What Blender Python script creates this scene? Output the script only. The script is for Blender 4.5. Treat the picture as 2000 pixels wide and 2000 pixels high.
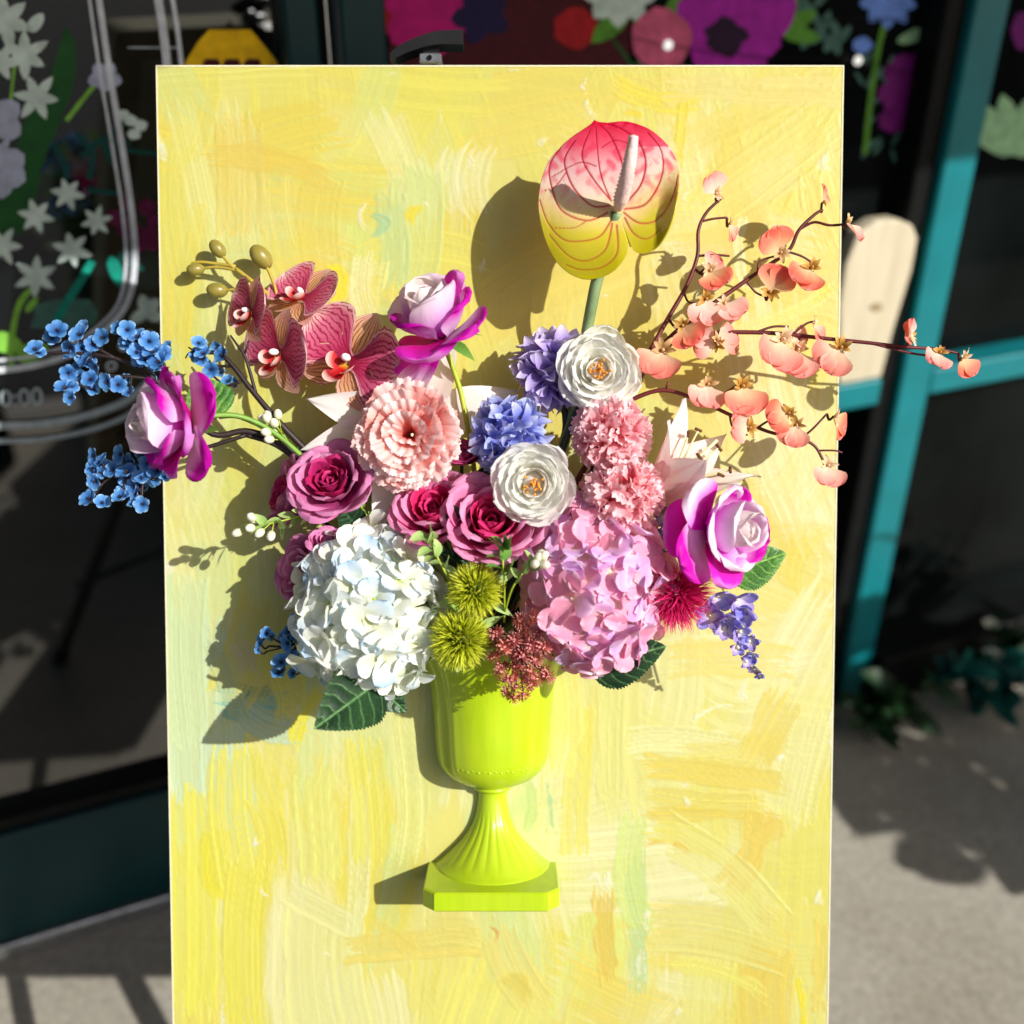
import bpy, math, random
import numpy as np
from mathutils import Vector, Matrix

for o in list(bpy.data.objects):
    bpy.data.objects.remove(o, do_unlink=True)
SC = bpy.context.scene
COL = SC.collection
R = math.radians
random.seed(7)
RNG = np.random.default_rng(11)

# ------------------------------------------------------------------ camera
PITCH = R(29.0)
CAM = Vector((0, 0, 1.45))
FPX = 2006.0                      # focal length in pixels of the 2000 px photograph
FWD = Vector((0, math.cos(PITCH), -math.sin(PITCH)))
UPV = Vector((0, math.sin(PITCH), math.cos(PITCH)))
cam = bpy.data.cameras.new('camera')
cam.sensor_width = 36.0
cam.lens = 36.0 * FPX / 2000.0
cam.clip_start = 0.02
cam.clip_end = 300.0
cam.dof.use_dof = True
cam.dof.focus_distance = 0.865
cam.dof.aperture_fstop = 2.5
camo = bpy.data.objects.new('camera', cam)
COL.objects.link(camo)
camo.location = CAM
camo.rotation_euler = (math.pi / 2 - PITCH, 0, 0)
SC.camera = camo

# ------------------------------------------------------------------ canvas frame
DIST = 0.9355
LEAN = R(26.0)
P0 = CAM + FWD * DIST
U = Vector((1, 0, 0))
V = Vector((0, math.sin(LEAN), math.cos(LEAN)))
N = Vector((0, -math.cos(LEAN), math.sin(LEAN)))

# ------------------------------------------------------------------ light
TO_SUN = (U * 0.87 + V * 0.353 + N).normalized()
SUN_EL = math.asin(TO_SUN.z)
SUN_AZ = math.atan2(TO_SUN.x, TO_SUN.y)
world = bpy.data.worlds.new('World')
SC.world = world
world.use_nodes = True
wn = world.node_tree
wn.nodes.clear()
wo = wn.nodes.new('ShaderNodeOutputWorld')
wb = wn.nodes.new('ShaderNodeBackground')
ws = wn.nodes.new('ShaderNodeTexSky')
ws.sky_type = 'NISHITA'
ws.sun_disc = False
ws.sun_elevation = SUN_EL
ws.sun_rotation = SUN_AZ
ws.air_density = 0.7
ws.dust_density = 3.0
ws.ozone_density = 0.3
wb.inputs['Strength'].default_value = 0.085
wn.links.new(ws.outputs[0], wb.inputs['Color'])
wn.links.new(wb.outputs[0], wo.inputs['Surface'])
sun = bpy.data.lights.new('sun', 'SUN')
sun.energy = 4.7
sun.angle = R(0.5)
sun.color = (1.0, 0.965, 0.9)
suno = bpy.data.objects.new('sun', sun)
COL.objects.link(suno)
suno.rotation_euler = TO_SUN.to_track_quat('Z', 'Y').to_euler()
suno.location = (4, -4, 6)
SC.view_settings.view_transform = 'Standard'
SC.view_settings.look = 'None'
SC.view_settings.gamma = 1.0
SC.view_settings.use_curve_mapping = False
SC.view_settings.exposure = 0.2
SC.cycles.use_denoising = True
SC.cycles.max_bounces = 8
SC.cycles.transparent_max_bounces = 8
SC.cycles.caustics_reflective = False
SC.cycles.caustics_refractive = False

# ------------------------------------------------------------------ coordinates
def ray(px, py):
    return (U * (px - 1000.0) + UPV * (1000.0 - py) + FWD * FPX)

def P(px, py, w=0.0):
    """world point seen at photograph pixel (px, py), w metres in front of the canvas plane"""
    d = ray(px, py)
    t = ((P0 + N * w) - CAM).dot(N) / d.dot(N)
    return CAM + d * t

def S(px, w=0.0):
    """length in metres of px photograph pixels w metres in front of the canvas"""
    return px * (DIST - w) / FPX

def cdir(u, v, n):
    return (U * u + V * v + N * n)

FA0 = Vector((-0.593, 1.228, 0.0))          # a point on the foot of the shop front
FAN = R(23.0)
FD = Vector((math.cos(FAN), math.sin(FAN), 0))
FN = Vector((math.sin(FAN), -math.cos(FAN), 0))   # outwards, to the street

def F(px, py, off=0.0):
    """(a, z) on the shop front plane moved off metres outwards"""
    d = ray(px, py)
    t = (FA0 + FN * off - CAM).dot(FN) / d.dot(FN)
    p = CAM + d * t
    return ((p - FA0).dot(FD), p.z)

def FW(a, z, off=0.0):
    return FA0 + FD * a + FN * off + Vector((0, 0, z))

def G(px, py):
    d = ray(px, py)
    t = -CAM.z / d.z
    return CAM + d * t

# ------------------------------------------------------------------ materials
def srgb(r, g, b):
    def f(c):
        c = c / 255.0
        return c / 12.92 if c <= 0.04045 else ((c + 0.055) / 1.055) ** 2.4
    return (f(r), f(g), f(b), 1.0)

class NT:
    def __init__(self, name):
        self.m = bpy.data.materials.new(name)
        self.m.use_nodes = True
        self.t = self.m.node_tree
        self.t.nodes.clear()
        self.out = self.t.nodes.new('ShaderNodeOutputMaterial')
    def n(self, typ, **kw):
        nd = self.t.nodes.new('ShaderNode' + typ)
        for k, v in kw.items():
            if k.startswith('_'):
                setattr(nd, k[1:], v)
            else:
                nd.inputs[k.replace('__', ' ')].default_value = v
        return nd
    def l(self, a, b):
        self.t.links.new(a, b)
    def ramp(self, fac, stops, interp='LINEAR'):
        r = self.t.nodes.new('ShaderNodeValToRGB')
        r.color_ramp.interpolation = interp
        els = r.color_ramp.elements
        while len(els) < len(stops):
            els.new(0.5)
        for e, (p, c) in zip(els, stops):
            e.position = p
            e.color = c if len(c) == 4 else (*c, 1)
        if fac is not None:
            self.l(fac, r.inputs[0])
        return r
    def mix(self, fac, a, b, mode='MIX'):
        m = self.t.nodes.new('ShaderNodeMix')
        m.data_type = 'RGBA'
        m.blend_type = mode
        for src, sock in ((fac, m.inputs['Factor']), (a, m.inputs[6]), (b, m.inputs[7])):
            if hasattr(src, 'links'):
                self.l(src, sock)
            elif src is not None:
                sock.default_value = src
        return m.outputs[2]
    def math(self, op, a, b=None):
        m = self.t.nodes.new('ShaderNodeMath')
        m.operation = op
        for src, i in ((a, 0), (b, 1)):
            if src is None:
                continue
            if hasattr(src, 'links'):
                self.l(src, m.inputs[i])
            else:
                m.inputs[i].default_value = src
        return m.outputs[0]
    def surf(self, s):
        self.l(s, self.out.inputs['Surface'])

def mat_plain(name, col, rough=0.6, noise=0.12, scale=40.0, bump=0.0, metallic=0.0, spec=0.5, coat=0.0):
    t = NT(name)
    b = t.n('BsdfPrincipled', Roughness=rough, Metallic=metallic)
    b.inputs['Specular IOR Level'].default_value = spec
    b.inputs['Coat Weight'].default_value = coat
    tc = t.n('TexCoord')
    nz = t.n('TexNoise', Scale=scale, Detail=4.0)
    t.l(tc.outputs['Object'], nz.inputs['Vector'])
    lo = tuple(c * (1 - noise) for c in col[:3]) + (1,)
    hi = tuple(min(1, c * (1 + noise)) for c in col[:3]) + (1,)
    r = t.ramp(nz.outputs['Fac'], [(0.3, lo), (0.7, hi)])
    t.l(r.outputs[0], b.inputs['Base Color'])
    if bump:
        bp = t.n('Bump', Strength=bump, Distance=0.002)
        t.l(nz.outputs['Fac'], bp.inputs['Height'])
        t.l(bp.outputs[0], b.inputs['Normal'])
    t.surf(b.outputs[0])
    return t.m

def mat_petal(name, stops, alt=None, altrange=(0.0, 1.0), trans=0.28, rough=0.55, vein=None, veinfreq=7.0,
              veinamt=0.5, edge=None, noise=0.0, noisecol=None, crease=0.25, creasefreq=16.0, sheen=0.0, veindist=1.6):
    """fabric petal: colour by UV.y (base to tip), optional second ramp chosen by object random,
    optional veins along the petal, optional edge colour"""
    t = NT(name)
    uv = t.n('UVMap')
    sep = t.n('SeparateXYZ')
    t.l(uv.outputs[0], sep.inputs[0])
    ux, vy = sep.outputs[0], sep.outputs[1]
    tc = t.n('TexCoord')
    nz = t.n('TexNoise', Scale=55.0, Detail=3.0)
    t.l(tc.outputs['Object'], nz.inputs['Vector'])
    v2 = t.math('ADD', vy, t.math('MULTIPLY', t.math('SUBTRACT', nz.outputs['Fac'], 0.5), 0.22))
    col = t.ramp(v2, stops).outputs[0]
    oi = t.n('ObjectInfo')
    if alt:
        c2 = t.ramp(v2, alt).outputs[0]
        mr = t.n('MapRange')
        mr.inputs['From Min'].default_value = altrange[0]
        mr.inputs['From Max'].default_value = altrange[1]
        t.l(oi.outputs['Random'], mr.inputs['Value'])
        col = t.mix(mr.outputs[0], col, c2)
    if noisecol:
        n2 = t.n('TexNoise', Scale=noise, Detail=2.0)
        t.l(tc.outputs['Object'], n2.inputs['Vector'])
        rr = t.ramp(n2.outputs['Fac'], [(0.47, (0, 0, 0, 1)), (0.6, (1, 1, 1, 1))])
        col = t.mix(rr.outputs[0], col, noisecol)
    # distance from the mid line 0..1
    mid = t.math('ABSOLUTE', t.math('MULTIPLY', t.math('SUBTRACT', ux, 0.5), 2.0))
    if edge:
        er = t.ramp(mid, [(0.72, (0, 0, 0, 1)), (1.0, (1, 1, 1, 1))])
        tr_ = t.ramp(vy, [(0.8, (0, 0, 0, 1)), (1.0, (1, 1, 1, 1))])
        mx = t.math('MAXIMUM', er.outputs[0], tr_.outputs[0])
        col = t.mix(mx, col, edge)
    cmb = t.n('CombineXYZ')
    t.l(ux, cmb.inputs[0])
    t.l(vy, cmb.inputs[1])
    if vein:
        wv = t.n('TexWave', Scale=veinfreq / 6.2832 * 2.0, Distortion=veindist, Detail=3.0)
        wv.inputs['Detail Scale'].default_value = 2.2
        wv.bands_direction = 'X'
        ad = t.n('VectorMath')
        ad.operation = 'ADD'
        t.l(cmb.outputs[0], ad.inputs[0])
        cm2 = t.n('CombineXYZ')
        t.l(t.math('MULTIPLY', oi.outputs['Random'], 9.0), cm2.inputs[2])
        t.l(cm2.outputs[0], ad.inputs[1])
        t.l(ad.outputs[0], wv.inputs['Vector'])
        vr = t.ramp(wv.outputs['Fac'], [(0.0, (1, 1, 1, 1)), (0.42, (0, 0, 0, 1))])
        col = t.mix(t.math('MULTIPLY', vr.outputs[0], veinamt), col, vein)
    b = t.n('BsdfPrincipled', Roughness=rough)
    b.inputs['Specular IOR Level'].default_value = 0.3
    b.inputs['Sheen Weight'].default_value = sheen
    t.l(col, b.inputs['Base Color'])
    if crease:
        cmc = t.n('CombineXYZ')
        t.l(t.math('MULTIPLY', ux, creasefreq), cmc.inputs[0])
        t.l(t.math('MULTIPLY', vy, creasefreq * 0.16), cmc.inputs[1])
        t.l(t.math('MULTIPLY', oi.outputs['Random'], 37.0), cmc.inputs[2])
        wc = t.n('TexNoise', Scale=1.0, Detail=3.0, Roughness=0.6)
        wc.inputs['Distortion'].default_value = 0.6
        t.l(cmc.outputs[0], wc.inputs['Vector'])
        bp = t.n('Bump', Strength=crease, Distance=0.0012)
        t.l(wc.outputs['Fac'], bp.inputs['Height'])
        t.l(bp.outputs[0], b.inputs['Normal'])
    tl = t.n('BsdfTranslucent')
    t.l(col, tl.inputs['Color'])
    ms = t.n('MixShader', Fac=trans)
    t.l(b.outputs[0], ms.inputs[1])
    t.l(tl.outputs[0], ms.inputs[2])
    t.surf(ms.outputs[0])
    return t.m

def mat_vcol(name, rough=0.5, trans=0.0, spec=0.4, bump=0.0, bscale=200.0, coat=0.0, net=0.0):
    t = NT(name)
    at = t.n('Attribute', _attribute_name='paint')
    b = t.n('BsdfPrincipled', Roughness=rough)
    b.inputs['Specular IOR Level'].default_value = spec
    b.inputs['Coat Weight'].default_value = coat
    pc = at.outputs['Color']
    if net:
        tcn = t.n('TexCoord')
        vo = t.n('TexVoronoi', Scale=net, _feature='DISTANCE_TO_EDGE')
        t.l(tcn.outputs['Object'], vo.inputs['Vector'])
        nr = t.ramp(vo.outputs['Distance'], [(0.0, (1, 1, 1, 1)), (0.09, (0, 0, 0, 1))])
        lite = t.mix(1.0, pc, (2.1, 1.9, 2.1, 1), 'MULTIPLY')
        pc = t.mix(t.math('MULTIPLY', nr.outputs[0], 0.75), pc, lite)
    t.l(pc, b.inputs['Base Color'])
    if bump:
        tc = t.n('TexCoord')
        nz = t.n('TexNoise', Scale=bscale, Detail=3.0)
        t.l(tc.outputs['Object'], nz.inputs['Vector'])
        bp = t.n('Bump', Strength=bump, Distance=0.001)
        t.l(nz.outputs['Fac'], bp.inputs['Height'])
        t.l(bp.outputs[0], b.inputs['Normal'])
    if trans:
        tl = t.n('BsdfTranslucent')
        t.l(pc, tl.inputs['Color'])
        ms = t.n('MixShader', Fac=trans)
        t.l(b.outputs[0], ms.inputs[1])
        t.l(tl.outputs[0], ms.inputs[2])
        t.surf(ms.outputs[0])
    else:
        t.surf(b.outputs[0])
    return t.m

# ------------------------------------------------------------------ mesh helpers
class MB:
    def __init__(self):
        self.v = []; self.f = []; self.uv = []; self.n = 0
    def add(self, v, f, uv=None):
        v = np.asarray(v, dtype=float).reshape(-1, 3)
        self.v.append(v)
        o = self.n
        self.f.extend([tuple(i + o for i in q) for q in f])
        self.uv.append(np.asarray(uv, dtype=float).reshape(-1, 2) if uv is not None else np.zeros((len(v), 2)))
        self.n += len(v)
        return self
    def mesh(self, name, mat, smooth=True):
        me = bpy.data.meshes.new(name)
        v = np.concatenate(self.v)
        me.from_pydata(v.tolist(), [], self.f)
        uv = np.concatenate(self.uv)
        lay = me.uv_layers.new(name='UVMap')
        idx = np.zeros(len(me.loops), dtype=np.int32)
        me.loops.foreach_get('vertex_index', idx)
        lay.data.foreach_set('uv', uv[idx].astype(np.float32).ravel())
        if smooth:
            me.polygons.foreach_set('use_smooth', np.ones(len(me.polygons), dtype=bool))
        if mat is not None:
            me.materials.append(mat)
        me.update()
        return me
    def obj(self, name, mat, parent=None, smooth=True, matrix=None):
        return link(name, self.mesh(name, mat, smooth), parent, matrix)

def link(name, me, parent=None, matrix=None):
    o = bpy.data.objects.new(name, me)
    COL.objects.link(o)
    if parent is not None:
        o.parent = parent
    if matrix is not None:
        o.matrix_local = matrix if parent is not None else matrix
    return o

def tag(o, label=None, cat=None, group=None, kind=None):
    if label: o['label'] = label
    if cat: o['category'] = cat
    if group: o['group'] = group
    if kind: o['kind'] = kind
    return o

def thing(name, label, cat, matrix=None, group=None):
    o = bpy.data.objects.new(name, None)
    o.empty_display_size = 0.02
    COL.objects.link(o)
    if matrix is not None:
        o.matrix_world = matrix
    return tag(o, label, cat, group)

def frame(pos, facing, roll=0.0, up=None):
    """matrix with local +Z along facing"""
    z = facing.normalized()
    up = up or V
    x = up.cross(z)
    if x.length < 1e-4:
        x = U.copy()
    x.normalize()
    y = z.cross(x)
    m = Matrix((x, y, z)).transposed().to_4x4()
    m.translation = pos
    return m @ Matrix.Rotation(roll, 4, 'Z')

CANVAS_M = Matrix((U, V, N)).transposed().to_4x4()
CANVAS_M.translation = P0

def tube_data(pts, rad, sides=6, caps=True):
    pts = [Vector(p) for p in pts]
    n = len(pts)
    if not hasattr(rad, '__len__'):
        rad = [rad] * n
    vs, fs, uv = [], [], []
    prev = None
    for i, p in enumerate(pts):
        t = (pts[min(i + 1, n - 1)] - pts[max(i - 1, 0)])
        if t.length < 1e-9:
            t = Vector((0, 0, 1))
        t.normalize()
        if prev is None:
            a = Vector((0, 0, 1)) if abs(t.z) < 0.9 else Vector((1, 0, 0))
            x = t.cross(a).normalized()
        else:
            x = (prev - t * prev.dot(t)).normalized()
        prev = x
        y = t.cross(x)
        for k in range(sides):
            an = 2 * math.pi * k / sides
            vs.append(p + (x * math.cos(an) + y * math.sin(an)) * rad[i])
            uv.append((k / sides, i / (n - 1)))
    for i in range(n - 1):
        for k in range(sides):
            k2 = (k + 1) % sides
            fs.append((i * sides + k, i * sides + k2, (i + 1) * sides + k2, (i + 1) * sides + k))
    if caps:
        fs.append(tuple(range(sides - 1, -1, -1)))
        fs.append(tuple((n - 1) * sides + k for k in range(sides)))
    return [tuple(v) for v in vs], fs, uv

def smooth_path(pts, k=5):
    """Catmull-Rom through points"""
    pts = [Vector(p) for p in pts]
    if len(pts) < 3:
        return pts
    out = []
    for i in range(len(pts) - 1):
        p0 = pts[max(i - 1, 0)]; p1 = pts[i]; p2 = pts[i + 1]; p3 = pts[min(i + 2, len(pts) - 1)]
        for j in range(k):
            t = j / k
            out.append(0.5 * ((2 * p1) + (p2 - p0) * t + (2 * p0 - 5 * p1 + 4 * p2 - p3) * t * t + (3 * p1 - p0 - 3 * p2 + p3) * t ** 3))
    out.append(pts[-1])
    return out

def tube_obj(name, pts, r0, r1, mat, parent=None, sides=6, k=5, local=None):
    """tube through world points; parent's inverse applied when parented"""
    sp = smooth_path(pts, k)
    rad = [r0 + (r1 - r0) * i / max(1, len(sp) - 1) for i in range(len(sp))]
    inv = None
    if parent is not None:
        inv = parent.matrix_world.inverted() if local is None else local
    if inv is not None:
        sp = [inv @ p for p in sp]
    mb = MB().add(*tube_data(sp, rad, sides))
    return mb.obj(name, mat, parent)

def ball_data(c, rx, ry, rz, nu=8, nv=6):
    vs, fs, uv = [], [], []
    for j in range(nv + 1):
        th = math.pi * j / nv
        for i in range(nu):
            ph = 2 * math.pi * i / nu
            vs.append((c[0] + rx * math.sin(th) * math.cos(ph), c[1] + ry * math.sin(th) * math.sin(ph), c[2] + rz * math.cos(th)))
            uv.append((i / nu, 1 - j / nv))
    for j in range(nv):
        for i in range(nu):
            i2 = (i + 1) % nu
            fs.append((j * nu + i, (j + 1) * nu + i, (j + 1) * nu + i2, j * nu + i2))
    return vs, fs, uv

def box_data(x0, x1, y0, y1, z0, z1, bev=0.0):
    if bev <= 0:
        v = [(x, y, z) for x in (x0, x1) for y in (y0, y1) for z in (z0, z1)]
        f = [(0, 1, 3, 2), (4, 6, 7, 5), (0, 4, 5, 1), (2, 3, 7, 6), (0, 2, 6, 4), (1, 5, 7, 3)]
        return v, f, None
    b = bev
    # chamfered box: octagonal section in x/y extruded in z with chamfered ends
    def ring(i, z):
        return [(x0 + b + i, y0 + i, z), (x1 - b - i, y0 + i, z), (x1 - i, y0 + b + i, z), (x1 - i, y1 - b - i, z),
                (x1 - b - i, y1 - i, z), (x0 + b + i, y1 - i, z), (x0 + i, y1 - b - i, z), (x0 + i, y0 + b + i, z)]
    v = ring(b * .8, z0) + ring(0, z0 + b) + ring(0, z1 - b) + ring(b * .8, z1)
    f = []
    for j in range(3):
        for i in range(8):
            i2 = (i + 1) % 8
            f.append((j * 8 + i, j * 8 + i2, (j + 1) * 8 + i2, (j + 1) * 8 + i))
    f.append(tuple(range(7, -1, -1)))
    f.append(tuple(24 + i for i in range(8)))
    return v, f, None

# facade axes for boxes: x along the front, y outwards, z up
FM = Matrix((FD, FN, Vector((0, 0, 1)))).transposed().to_4x4()
FM.translation = FA0
# FD x FN points down, so the frame is left handed: faces flip, which only matters for normals (two sided)

def fbox(name, a0, a1, o0, o1, z0, z1, mat, parent=None, bev=0.004):
    v, f, _ = box_data(a0, a1, o0, o1, z0, z1, bev)
    vw = [tuple(FW(x, z, y)) for x, y, z in v]
    f = [tuple(reversed(q)) for q in f]
    return MB().add(vw, f).obj(name, mat, parent, smooth=False)
# ================================================================== ground
t = NT('pavement')
b = t.n('BsdfPrincipled', Roughness=0.85)
tc = t.n('TexCoord')
n1 = t.n('TexNoise', Scale=3.5, Detail=6.0, Roughness=0.65)
n2 = t.n('TexNoise', Scale=70.0, Detail=5.0, Roughness=0.7)
n3 = t.n('TexVoronoi', Scale=180.0)
for q in (n1, n2, n3):
    t.l(tc.outputs['Object'], q.inputs['Vector'])
c1 = t.ramp(n1.outputs['Fac'], [(0.3, (0.33, 0.30, 0.24, 1)), (0.7, (0.46, 0.43, 0.365, 1))]).outputs[0]
c2 = t.ramp(n2.outputs['Fac'], [(0.35, (0.72, 0.72, 0.72, 1)), (0.65, (1.08, 1.08, 1.08, 1))]).outputs[0]
cc = t.mix(1.0, c1, c2, 'MULTIPLY')
t.l(cc, b.inputs['Base Color'])
bp = t.n('Bump', Strength=0.35, Distance=0.003)
t.l(n2.outputs['Fac'], bp.inputs['Height'])
t.l(bp.outputs[0], b.inputs['Normal'])
t.surf(b.outputs[0])
M_PAVE = t.m
# the pavement runs along the shop front, then a kerb and the street behind the photographer
KERB = 2.3
def fsheet(name, a0, a1, o0, o1, z, mat):
    o = MB().add([tuple(FW(a, z, q)) for a, q in ((a0, o0), (a0, o1), (a1, o1), (a1, o0))], [(0, 1, 2, 3)]).obj(name, mat)
    return tag(o, kind='structure')
fsheet('pavement', -60, 60, -40, KERB, 0.0, M_PAVE)
M_KERB = mat_plain('kerb_stone', (0.3, 0.29, 0.27, 1), rough=.8, noise=.15, scale=20, bump=.2)
tag(fbox('kerb', -60, 60, KERB + .001, KERB + .14, -0.13, 0.004, M_KERB), kind='structure')
M_ROAD = mat_plain('asphalt', (0.045, 0.045, 0.047, 1), rough=.95, noise=.35, scale=120, bump=.1, spec=.05)
fsheet('road', -60, 60, KERB + .141, 90, -0.12, M_ROAD)

# ================================================================== shop front
M_TEAL = mat_plain('teal_paint', srgb(6, 114, 122), rough=0.38, noise=0.10, scale=14, bump=0.15)
M_TEALD = mat_plain('dark_teal_paint', srgb(2, 50, 54), rough=0.4, noise=0.15, scale=10, bump=0.15, spec=.25)
M_BLACK = mat_plain('black_paint', (0.006, 0.007, 0.007, 1), rough=0.5, noise=0.3, scale=20, spec=0.12)
M_METAL = mat_plain('brushed_metal', (0.42, 0.44, 0.46, 1), rough=0.35, noise=0.2, scale=60, metallic=0.9)

def mat_glass(name, ior, rough):
    t = NT(name)
    b = t.n('BsdfPrincipled', Roughness=rough, IOR=ior)
    tc = t.n('TexCoord')
    nz = t.n('TexNoise', Scale=4.0, Detail=3.0)
    t.l(tc.outputs['Object'], nz.inputs['Vector'])
    t.l(t.ramp(nz.outputs['Fac'], [(0.3, (0.002, 0.003, 0.003, 1)), (0.7, (0.006, 0.008, 0.008, 1))]).outputs[0], b.inputs['Base Color'])
    t.surf(b.outputs[0])
    return t.m
M_DOORGLASS = mat_glass('dark_door_glass', 2.3, 0.02)
M_GLASS = mat_glass('dark_window_glass', 1.15, 0.03)

shop = thing('shop_front', 'dark glazed shop front with teal frames and printed flowers on its glass', 'shop front',
             Matrix.Translation(FA0))
SHOP_INV = shop.matrix_world.inverted()
def adopt(o, parent, sub=False):
    """parent an object built in world space"""
    o.parent = parent
    base = parent.matrix_world if parent.parent is None else shop.matrix_world
    o.matrix_parent_inverse = SHOP_INV
    return o

a_door_r = F(640, 60)[0]
a_win_l = F(655, 60)[0]
a_post = F(1822, 560)[0]
# back wall panes: the door on the left, the big window, the right window
door = adopt(fbox('door', F(556, 60, 0.02)[0], F(622, 60, 0.02)[0], -0.02, 0.025, 0.02, 2.15, M_TEALD), shop)
def dpart(name, *a, **k):
    o = fbox(name, *a, **k)
    o.parent = door
    return o
dpart('glass', -1.6, F(556, 60)[0], -0.03, -0.018, 0.19, 2.1, M_DOORGLASS, bev=0)
zr = F(165, 1590, 0.02)[1]
dpart('bottom_rail', -1.6, F(554, 60, 0.02)[0], -0.03, 0.022, 0.045, zr, M_TEALD)
dpart('glazing_bead', -1.6, F(554, 60, 0.02)[0], -0.028, 0.012, zr + 0.001, zr + 0.022, M_BLACK, bev=0.002)
dpart('kick_strip', -1.6, F(554, 60, 0.02)[0], -0.02, 0.032, 0.016, 0.044, M_METAL, bev=0.003)
adopt(fbox('door_jamb', F(626, 60)[0], F(652, 60)[0], -0.08, -0.03, 0.0, 2.2, M_BLACK), shop)
adopt(fbox('frame_post', F(655, 60)[0], F(742, 60)[0], -0.04, 0.03, 0.0, 2.2, M_TEALD), shop)
# main window pane
wl, wr = F(742, 60)[0], F(1738, 560)[0]
zt = F(1700, 800)[1]
zt2 = F(1700, 738)[1]
window = adopt(fbox('window_pane', wl, wr, -0.05, -0.04, zt, 2.2, M_GLASS, bev=0), shop)
adopt(fbox('window_pane', wl, wr, -0.05, -0.04, 0.12, zt - 0.002, M_GLASS, bev=0), shop)
rpane = adopt(fbox('window_pane', F(1860, 560)[0], 4.0, -0.05, -0.04, zt, 2.2, M_GLASS, bev=0), shop)
adopt(fbox('window_pane', F(1860, 560)[0], 4.0, -0.05, -0.04, 0.12, zt - 0.002, M_GLASS, bev=0), shop)
adopt(fbox('black_post', wr, F(1796, 560)[0], -0.05, 0.012, 0.0, 2.2, M_BLACK), shop)
adopt(fbox('teal_post', F(1798, 560, 0.03)[0], F(1858, 560, 0.03)[0], -0.05, 0.03, 0.0, 2.2, M_TEAL), shop)
zc = F(1820, 745, 0.03)[1]
for x0, x1 in ((wl, wr - 0.002), (F(1858, 560, 0.03)[0] + 0.001, 4.0)):
    adopt(fbox('transom', x0, x1, -0.038, 0.028, zc - 0.028, zc + 0.022, M_TEAL), shop)
    adopt(fbox('window_sill', x0, x1, -0.05, 0.06, 0.0, 0.118, M_BLACK), shop)
# wall above, and the awning that shades the upper front
adopt(fbox('fascia', -1.6, 4.0, -0.06, 0.05, 2.21, 2.9, M_TEALD), shop)
M_AWN = mat_plain('awning_canvas', srgb(18, 60, 62), rough=0.8, noise=0.1, scale=30)
awn = thing('awning', 'dark teal canvas awning over the shop front', 'awning', Matrix.Translation(FW(0, 2.5)))
OUT, ZE = 1.40, 2.15
av = []
for a in (-1.7, 4.1):
    for (o_, z_) in ((0.055, 2.62), (OUT, ZE + 0.06), (OUT + 0.004, ZE - 0.0), (OUT - 0.004, ZE), (OUT - 0.012, ZE + 0.05), (0.055, 2.60)):
        av.append(tuple(FW(a, z_, o_)))
af = [(i, (i + 1) % 6, 6 + (i + 1) % 6, 6 + i) for i in range(6)] + [tuple(range(6)), tuple(range(11, 5, -1))]
o = MB().add(av, af).obj('awning_cloth', M_AWN, awn, smooth=False)
o.matrix_parent_inverse = awn.matrix_world.inverted()
for a in (-1.68, 4.08):
    pth = [FW(a, 2.3, 0.06), FW(a, ZE + 0.035, OUT - 0.03)]
    o = MB().add(*tube_data(pth, 0.012, 8)).obj('awning_arm', M_METAL, awn)
    o.matrix_parent_inverse = awn.matrix_world.inverted()

# ------------------------------------------------------------------ printed decals on the glass
def dmat(name, r, g_, b_, n=0.2):
    return mat_plain('print_' + name, srgb(r, g_, b_), rough=0.6, noise=n, scale=60, spec=0.2)
D = {k: dmat(k, *c) for k, c in dict(white=(200, 218, 210), palegreen=(150, 195, 150), leaf=(30, 82, 38), lime=(125, 185, 70),
     teal=(16, 140, 120), dteal=(6, 70, 66), burg=(92, 22, 62), grey=(168, 176, 198), line=(210, 216, 224), ring=(170, 182, 188),
     magenta=(190, 12, 118), red=(170, 20, 30), dred=(70, 6, 22), navy=(24, 16, 66), pinkball=(205, 92, 128), purple=(170, 30, 165),
     dpurple=(40, 8, 48), green=(90, 150, 50), blue=(110, 150, 235), plum=(110, 16, 110), pink=(205, 130, 190), yellow=(240, 190, 10),
     sage=(70, 110, 100), yel2=(250, 215, 90)).items()}
DEC_OFF = {'door': -0.0172, 'win': -0.0392}
_dl = [0]
def decal(name, mat, polys, parent, where, lift=0):
    """flat print: polygons in photograph pixels laid on the glass plane"""
    off = DEC_OFF[where] + 0.0006 * lift
    mb = MB()
    for k, poly in enumerate(polys):
        of = off + 0.00004 * (k % 9)
        pts = [FW(*F(x, y, of), of) for x, y in poly]
        th = [p - FN * 0.0004 for p in pts]
        n = len(pts)
        mb.add([tuple(p) for p in pts + th], [tuple(range(n))] + [(i, (i + 1) % n, n + (i + 1) % n, n + i) for i in range(n)])
    return mb.obj(name, mat, parent, smooth=False)
def petal_poly(cx, cy, ang, L, W, n=7, blunt=0.5):
    c, s = math.cos(ang), math.sin(ang)
    pts = []
    for i in range(n + 1):
        q = i / n
        pts.append((q, math.sin(math.pi * q ** 0.8) ** blunt * W / 2))
    pts += [(q, -w_) for q, w_ in reversed(pts[1:-1])]
    return [(cx + c * q * L - s * w_, cy + s * q * L + c * w_) for q, w_ in pts]
def star(cx, cy, r, n=6, a0=0.0, W=0.42, sq=1.0, blunt=0.8):
    out = []
    for i in range(n):
        out.append(petal_poly(cx, cy, a0 + i * 2 * math.pi / n, r * random.uniform(.85, 1.08), r * W, blunt=blunt))
    return out
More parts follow.
